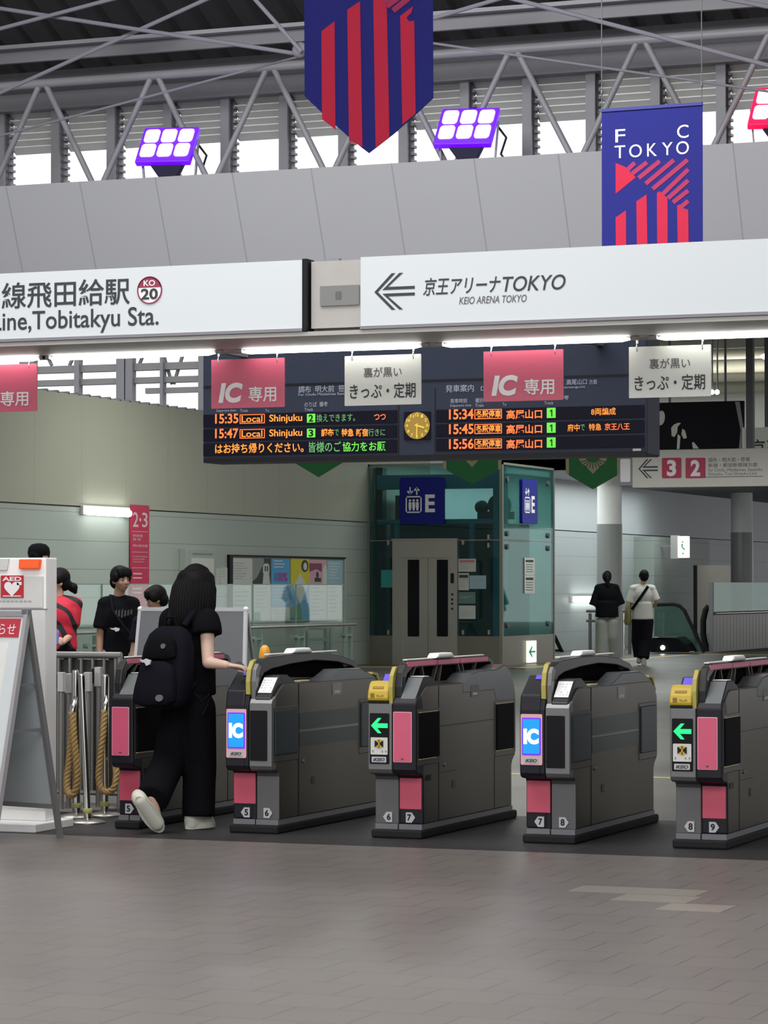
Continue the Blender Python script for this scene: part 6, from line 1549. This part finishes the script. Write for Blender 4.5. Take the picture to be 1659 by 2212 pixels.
# her backpack
bk = woman.matrix_basis
bp = thing('backpack', 'large black backpack with small white logos on the walking woman', 'backpack', bk @ Vector((0, 0, 0)), YAW)
def WL(u, v, dy): d = D0 + dy; return Vector(((u - CXP)*d/FPX - (415 - CXP)*D0/FPX, dy, HC - (v - 1267)*d/FPX))
back = -fw_
def pack(b, c0, c1, w0, w1, dp0, dp1):
    """soft box lofted from the top c0 to the bottom c1"""
    R_ = frame(back); secs = []
    for t, sw, sd in ((0, .35, .35), (.03, .62, .6), (.1, .86, .85), (.25, 1, 1), (.6, 1.04, 1.08), (.88, 1.0, 1.02), (.96, .86, .85), (1, .5, .5)):
        c = c0.lerp(c1, t); w_ = (w0 + (w1-w0)*t)*sw; d_ = (dp0 + (dp1-dp0)*t)*sd; sec = []
        for i in range(24):
            a = 2*PI*i/24; ca, sa = math.cos(a), math.sin(a); q = 0.55
            sec.append(c + R_ @ Vector((w_*math.copysign(abs(ca)**q, ca), d_*math.copysign(abs(sa)**q, sa), 0)))
        secs.append(sec)
    return b.rings(secs)
c0, c1 = WL(370, 1352, -.17), WL(352, 1530, -.19)
pack(B(), c0, c1, .145, .165, .07, .10).make('main_bag', M['cloth_navy'], bp, smooth=True)
fp = pack(B(), c0.lerp(c1, .42) + back*.10, c1.lerp(c0, .04) + back*.10, .11, .14, .04, .06).make('front_pocket', M['cloth_navy'], bp, smooth=True)
p2 = pack(B(), c0.lerp(c1, .12) + back*.085, c0.lerp(c1, .40) + back*.09, .08, .11, .03, .035).make('top_pocket', M['cloth_black'], bp, smooth=True)
Rb = frame(back)
def logo(c, w_, h, name, m, par, poly):
    b = B(); b.rings([[c + Rb @ Vector((-x*w_, 0.0, z*h)) for x, z in poly], [c + Rb @ Vector((-x*w_, 0.012, z*h)) for x, z in poly]]); return b.make(name, m, par)
sw_ = [(-.5, .3), (-.2, .22), (.05, .42), (.5, .2), (.42, -.3), (.1, -.5), (-.05, -.1), (-.3, -.05)]
ml = mat('logo_white', (.55, .56, .58), .5)
e = c0.lerp(c1, .40) + back*.128
logo(c0.lerp(c1, .43) + back*.148 + Rb @ Vector((.055, 0, 0)), .075, .045, 'white_logo', ml, fp, sw_)
logo(c0.lerp(c1, .24) + back*.118 + Rb @ Vector((-.035, 0, 0)), .03, .03, 'round_badge', mat('logo_dull', (.12, .125, .13), .5), p2, [(.5*math.cos(i*PI/6), .5*math.sin(i*PI/6)) for i in range(12)])
logo(c0.lerp(c1, .86) + back*.160 + Rb @ Vector((-.07, 0, 0)), .05, .04, 'round_badge', bpy.data.materials['logo_dull'], fp, [(.5*math.cos(i*PI/6), .5*math.sin(i*PI/6)) for i in range(12)])
for s in (-1, 1):
    sh = PW_['sh1'] if s < 0 else PW_['sh2']; shc = sh.lerp(PW_['neck'], .38) + Vector((0, 0, .05))
    b = B(); pth = [c0 + Rb @ Vector((-s*.06, -.05, 0)), shc + back*.07, shc + fw_*.02 + Vector((0, 0, .012)), shc + fw_*.12 - Vector((0, 0, .10)), shc + fw_*.10 - Vector((0, 0, .30)), c0.lerp(c1, .8) + Rb @ Vector((-s*.12, -.08, 0))]
    b.tube(pth, [.018, .024, .024, .022, .018, .012], 10); b.make('strap', M['cloth_navy'], bp, smooth=True)
q = WL(430, 1510, -.12)
b = B().tube([WL(420, 1496, -.16), WL(436, 1515, -.17), WL(452, 1500, -.14), WL(450, 1520, -.14), WL(438, 1545, -.16)], .006, 8); b.make('loose_strap', M['cloth_navy'], bp, smooth=True)
b = B().tube([c0 + Rb @ Vector((.04, 0, 0)), c0 + Rb @ Vector((.03, 0, .05)), c0 + Rb @ Vector((-.03, 0, .05)), c0 + Rb @ Vector((-.04, 0, 0))], .009, 8); b.make('top_loop', M['cloth_black'], bp, smooth=True)

def stand(u, d, top, k, wid=1.0, fx=0.0):
    """upright standing joints for a figure whose crown is at (u, top)"""
    s = FPX / d; H = HC - (top - 1267)/s; f_ = lambda x, z, dy=0.0: (u + x*s*wid, 1267 - (z - HC)*s, dy)
    sh = H*.803; hip = H*.52
    return dict(head=f_(0, H - .125*k), neck=f_(0, H*.845), chest=f_(0, H*.73), pelvis=f_(0, H*.54), hem=f_(0, H*.50), sh1=f_(-.16*k, sh), sh2=f_(.16*k, sh), el1=f_(-.21*k, H*.63, -.02), el2=f_(.21*k, H*.63, -.02), wr1=f_(-.215*k, H*.49, -.06), wr2=f_(.215*k, H*.49, -.06),
                hi1=f_(-.085*k, hip), hi2=f_(.085*k, hip), kn1=f_(-.09*k, H*.285), kn2=f_(.09*k, H*.285), an1=f_(-.09*k, .08), an2=f_(.09*k, .08), to1=f_(-.11*k, 0.0, -.17), to2=f_(.11*k, 0.0, -.17), he1=f_(-.09*k, 0.0, .07), he2=f_(.09*k, 0.0, .07))
HD = dict(hand1=((0, -.1, -1), (-1, 0, 0), (0, -1, 0)), hand2=((0, -.1, -1), (1, 0, 0), (0, -1, 0)))
def fringe(b, T, R_):
    for x in (-.05, -.025, 0, .025, .05): b.limb([T(x, .056, .082), T(x*1.1, .074, .055), T(x*1.15, .081, .032)], [.022, .013, .006])
# ---- boy in a black shirt
J = stand(257, 24.6, 1225, .93, .82); J['head'] = (261, 1252, -.02)
hfb = (.62, -.78, -.05)
boy, PB = person('boy in a black T-shirt standing beyond the fence and looking aside, beside the crimson banner', 257, 24.6, J, dict(face=(.15, -1, 0), head=hfb, skin='skin_tan', shirt='cloth_black', pants='cloth_grey', k=.93, bw=.82, ease=.024, sleeve=.62, cuff=.066, leg=(.105, .10, .095), **HD))
hair_cap(boy, PB['head'], hfb, 1.0, fringe); face_bits(boy, PB['head'], hfb, .93)
b = B(); pp = PB['chest'] + Vector((-.02, -.155, -.10))
b.rings([[pp + Vector((x*.085, 0, z*.04)) for x, z in sw_], [pp + Vector((x*.085, .02, z*.04)) for x, z in sw_]]); b.make('shirt_print', ml, boy)
b = B()
for i in range(6): b.sheet([(-.02 + .026*i, .01*abs(i-2)), (-.004 + .026*i, .01*abs(i-2)), (-.002 + .026*i, .065 + .006*(i % 3)), (-.016 + .026*i, .06)], 0, .001)
b.move(Matrix.Translation(PB['chest'] + Vector((0, -.152, .0)))); b.make('shirt_pattern', mat('print_olive', (.05, .05, .035), .7), boy)
b = B().tube([PB['sh1'].lerp(PB['neck'], .45) + Vector((0, -.05, .045)), PB['chest'] + Vector((-.04, -.14, .06)), PB['chest'] + Vector((.06, -.15, -.08)), PB['pelvis'] + Vector((.16, -.12, .1))], .012, 8); b.make('shoulder_strap', M['cloth_navy'], boy, smooth=True)
# ---- smaller boy behind the board
J = stand(338, 23.4, 1270, .88); J['head'] = (337, 1294, 0)
hf2 = (-.85, -.15, -.35)
boy2, PB2 = person('smaller dark-haired boy whose head shows above the grey notice board', 338, 23.4, J, dict(face=(-.8, -.5, 0), head=hf2, skin='skin_tan', shirt='cloth_navy', pants='cloth_navy', k=.85, bw=.9, vox=.011, **HD))
hair_cap(boy2, PB2['head'], hf2, .93, fringe); face_bits(boy2, PB2['head'], hf2, .85)
# ---- person in a red and black shirt
m_red = mat('cloth_red', (.55, .012, .035), .75); nt = m_red.node_tree
wv = nt.nodes.new('ShaderNodeTexWave'); wv.bands_direction = 'DIAGONAL'; wv.inputs['Scale'].default_value = 2.6; wv.inputs['Distortion'].default_value = 5; wv.inputs['Detail'].default_value = 1
cr = nt.nodes.new('ShaderNodeValToRGB'); cr.color_ramp.elements[0].color = (.008, .008, .012, 1); cr.color_ramp.elements[0].position = .22; cr.color_ramp.elements[1].color = (.52, .012, .035, 1); cr.color_ramp.elements[1].position = .27
nt.links.new([n for n in nt.nodes if n.type == 'TEX_COORD'][0].outputs['Object'], wv.inputs['Vector']); nt.links.new(wv.outputs['Fac'], cr.inputs[0]); nt.links.new(cr.outputs[0], nt.nodes['Principled BSDF'].inputs['Base Color'])
J = stand(126, 25.2, 1228, .95); J['head'] = (126, 1256, 0); J['wr2'] = (136, 1388, -.25); J['el2'] = (152, 1372, -.03); J['hem'] = (126, 1402, 0); J['wr1'] = (112, 1386, -.28); J['el1'] = (96, 1372, -.05)
red, PR = person('person in a red and black shirt with tied-back hair, half hidden by the medical cabinet', 126, 25.2, J, dict(face=(-.6, -.8, 0), head=(-.92, -.35, -.05), skin='skin', shirt=m_red, pants='cloth_navy', k=.95, ease=.03, vox=.010, hand1=((.6, -.4, .1), (0, -.5, .8), (0, .5, 1)), hand2=((-.8, -.4, .1), (0, -.5, .8), (0, .5, 1))))
def bun(b, T, R_): b.ell(T(.0, -.13, -.06), .045); b.caps(T(0, -.10, -.03), T(.01, -.15, -.10), .03, .022)
hair_cap(red, PR['head'], (-.92, -.35, -.05), 1.0, bun); face_bits(red, PR['head'], (-.92, -.35, -.05), .95)
ph = thing('phone', 'bluish phone held up by the person in the red and black shirt', 'phone', red.matrix_basis @ (PR['wr2'] + Vector((-.06, -.07, .045))), YAW)
B().cbox((0, 0, 0), (.07, .012, .13), Matrix.Rotation(-.35, 3, 'X')).make('case', mat('phone_blue', (.10, .12, .38), .3), ph, .004)
# ---- person in a black cap behind the cabinet
J = stand(84, 24.2, 1180, 1.0, .42); J['head'] = (84, 1208, 0)
capm, PC = person('person in a black cap whose head rises above the medical cabinet', 84, 24.2, J, dict(face=(-.9, .3, 0), head=(-.6, .8, 0), skin='skin', shirt='cloth_navy', pants='cloth_navy', k=1.0, bw=.8, vox=.012, **HD))
hair_cap(capm, PC['head'], (.3, .95, 0), .98)
b = B().oval_loft([(PC['head'].x, PC['head'].y, PC['head'].z + z, r, r*1.12) for z, r in ((.03, .092), (.06, .095), (.10, .086), (.125, .062), (.135, .02))], 28); b.box((PC['head'].x - .06, PC['head'].y + .06, PC['head'].z + .03), (PC['head'].x + .07, PC['head'].y + .19, PC['head'].z + .04)); b.make('cap', M['cloth_black'], capm, smooth=True)
# ---- the couple walking away
D1 = 52.0
J = stand(1388, D1, 1231, 1.05); J.update(head=(1391, 1246, 0), an1=(1380, 1424, .12), to1=(1379, 1431, .32), he1=(1381, 1430, .06), an2=(1390, 1428, -.12), to2=(1391, 1434, .10), he2=(1390, 1436, -.16), kn1=(1377, 1385, .1), kn2=(1394, 1385, -.02), wr2=(1416, 1303, .15), el2=(1416, 1298, .0), wr1=(1360, 1325, .05), el1=(1360, 1305, .0), hem=(1388, 1338, 0), cu1=(1380, 1413, .1), cu2=(1390, 1416, -.1), hi1=(1379, 1342, 0), hi2=(1397, 1342, 0))
man, PM = person('person in a white T-shirt and dark trousers walking away with a shoulder bag', 1388, D1, J, dict(face=(0, 1, 0), skin='skin', shirt='cloth_white', pants='cloth_navy', k=1.05, bw=1.02, ease=.035, vox=.012, sleeve=.75, leg=(.12, .11, .095), cuff=.068, shoe='cloth_white', hand1=((0, .1, -1), (-1, 0, 0), (0, 1, 0)), hand2=((0, .8, -.3), (0.5, 0, .8), (-1, .2, 0))))
hair_cap(man, PM['head'], (0, 1, 0), 1.06, low=-.01)
bagc = PM['hem'] + Vector((-.27, 0.0, .10))
sb = thing('shoulder_bag', 'tan shoulder bag with a dark strap on the person in white', 'bag', man.matrix_basis @ bagc, YAW)
B().oval_loft([(0, 0, -.2, .05, .10), (0, 0, -.17, .065, .13), (0, 0, .05, .06, .13), (.01, 0, .18, .04, .11), (.01, 0, .2, .02, .08)], 16).make('bag_body', mat('bag_tan', (.20, .17, .07), .7), sb, smooth=True)
b = B(); a_ = PM['neck'] + Vector((.09, -.10, -.03)) - bagc; c_ = Vector((.06, -.12, .08))
b.bar(a_, a_.lerp(c_, .5) + Vector((0, -.05, 0)), .05, .012, (0, 1, 0)); b.bar(a_.lerp(c_, .5) + Vector((0, -.05, 0)), c_, .05, .012, (0, 1, 0)); b.make('strap', M['cloth_black'], sb)
D2 = 54.0
J = stand(1311, D2, 1231, 1.0); J.update(head=(1311, 1247, 0), hem=(1311, 1333, 0), wr1=(1297, 1318, .22), el1=(1284, 1305, .03), wr2=(1327, 1316, .22), el2=(1338, 1303, .03), an1=(1300, 1420, .0), an2=(1324, 1420, .1), to1=(1299, 1428, .2), to2=(1326, 1427, .3), he1=(1300, 1429, -.06), he2=(1324, 1428, .04), hi1=(1301, 1345, 0), hi2=(1321, 1345, 0))
w2p, PW2 = person('person in a loose black shirt and pale wide trousers walking beside the one in white', 1311, D2, J, dict(face=(0, 1, 0), skin='skin', shirt='cloth_black', pants='cloth_grey', k=1.0, bw=1.15, ease=.05, vox=.012, sleeve=.9, cuff=.075, leg=(.13, .125, .12), shoe='cloth_black', hand1=((0.8, .5, -.1), (0, 0, 1), (0, .5, 1)), hand2=((-.8, .5, -.1), (0, 0, 1), (0, .5, 1))))
def low_tail(b, T, R_): b.caps(T(0, -.09, -.03), T(.01, -.10, -.16), .05, .035); b.ell(T(0, -.04, .0), (.085, .09, .1), M=R_)
hair_cap(w2p, PW2['head'], (0, 1, 0), 1.02, low_tail)
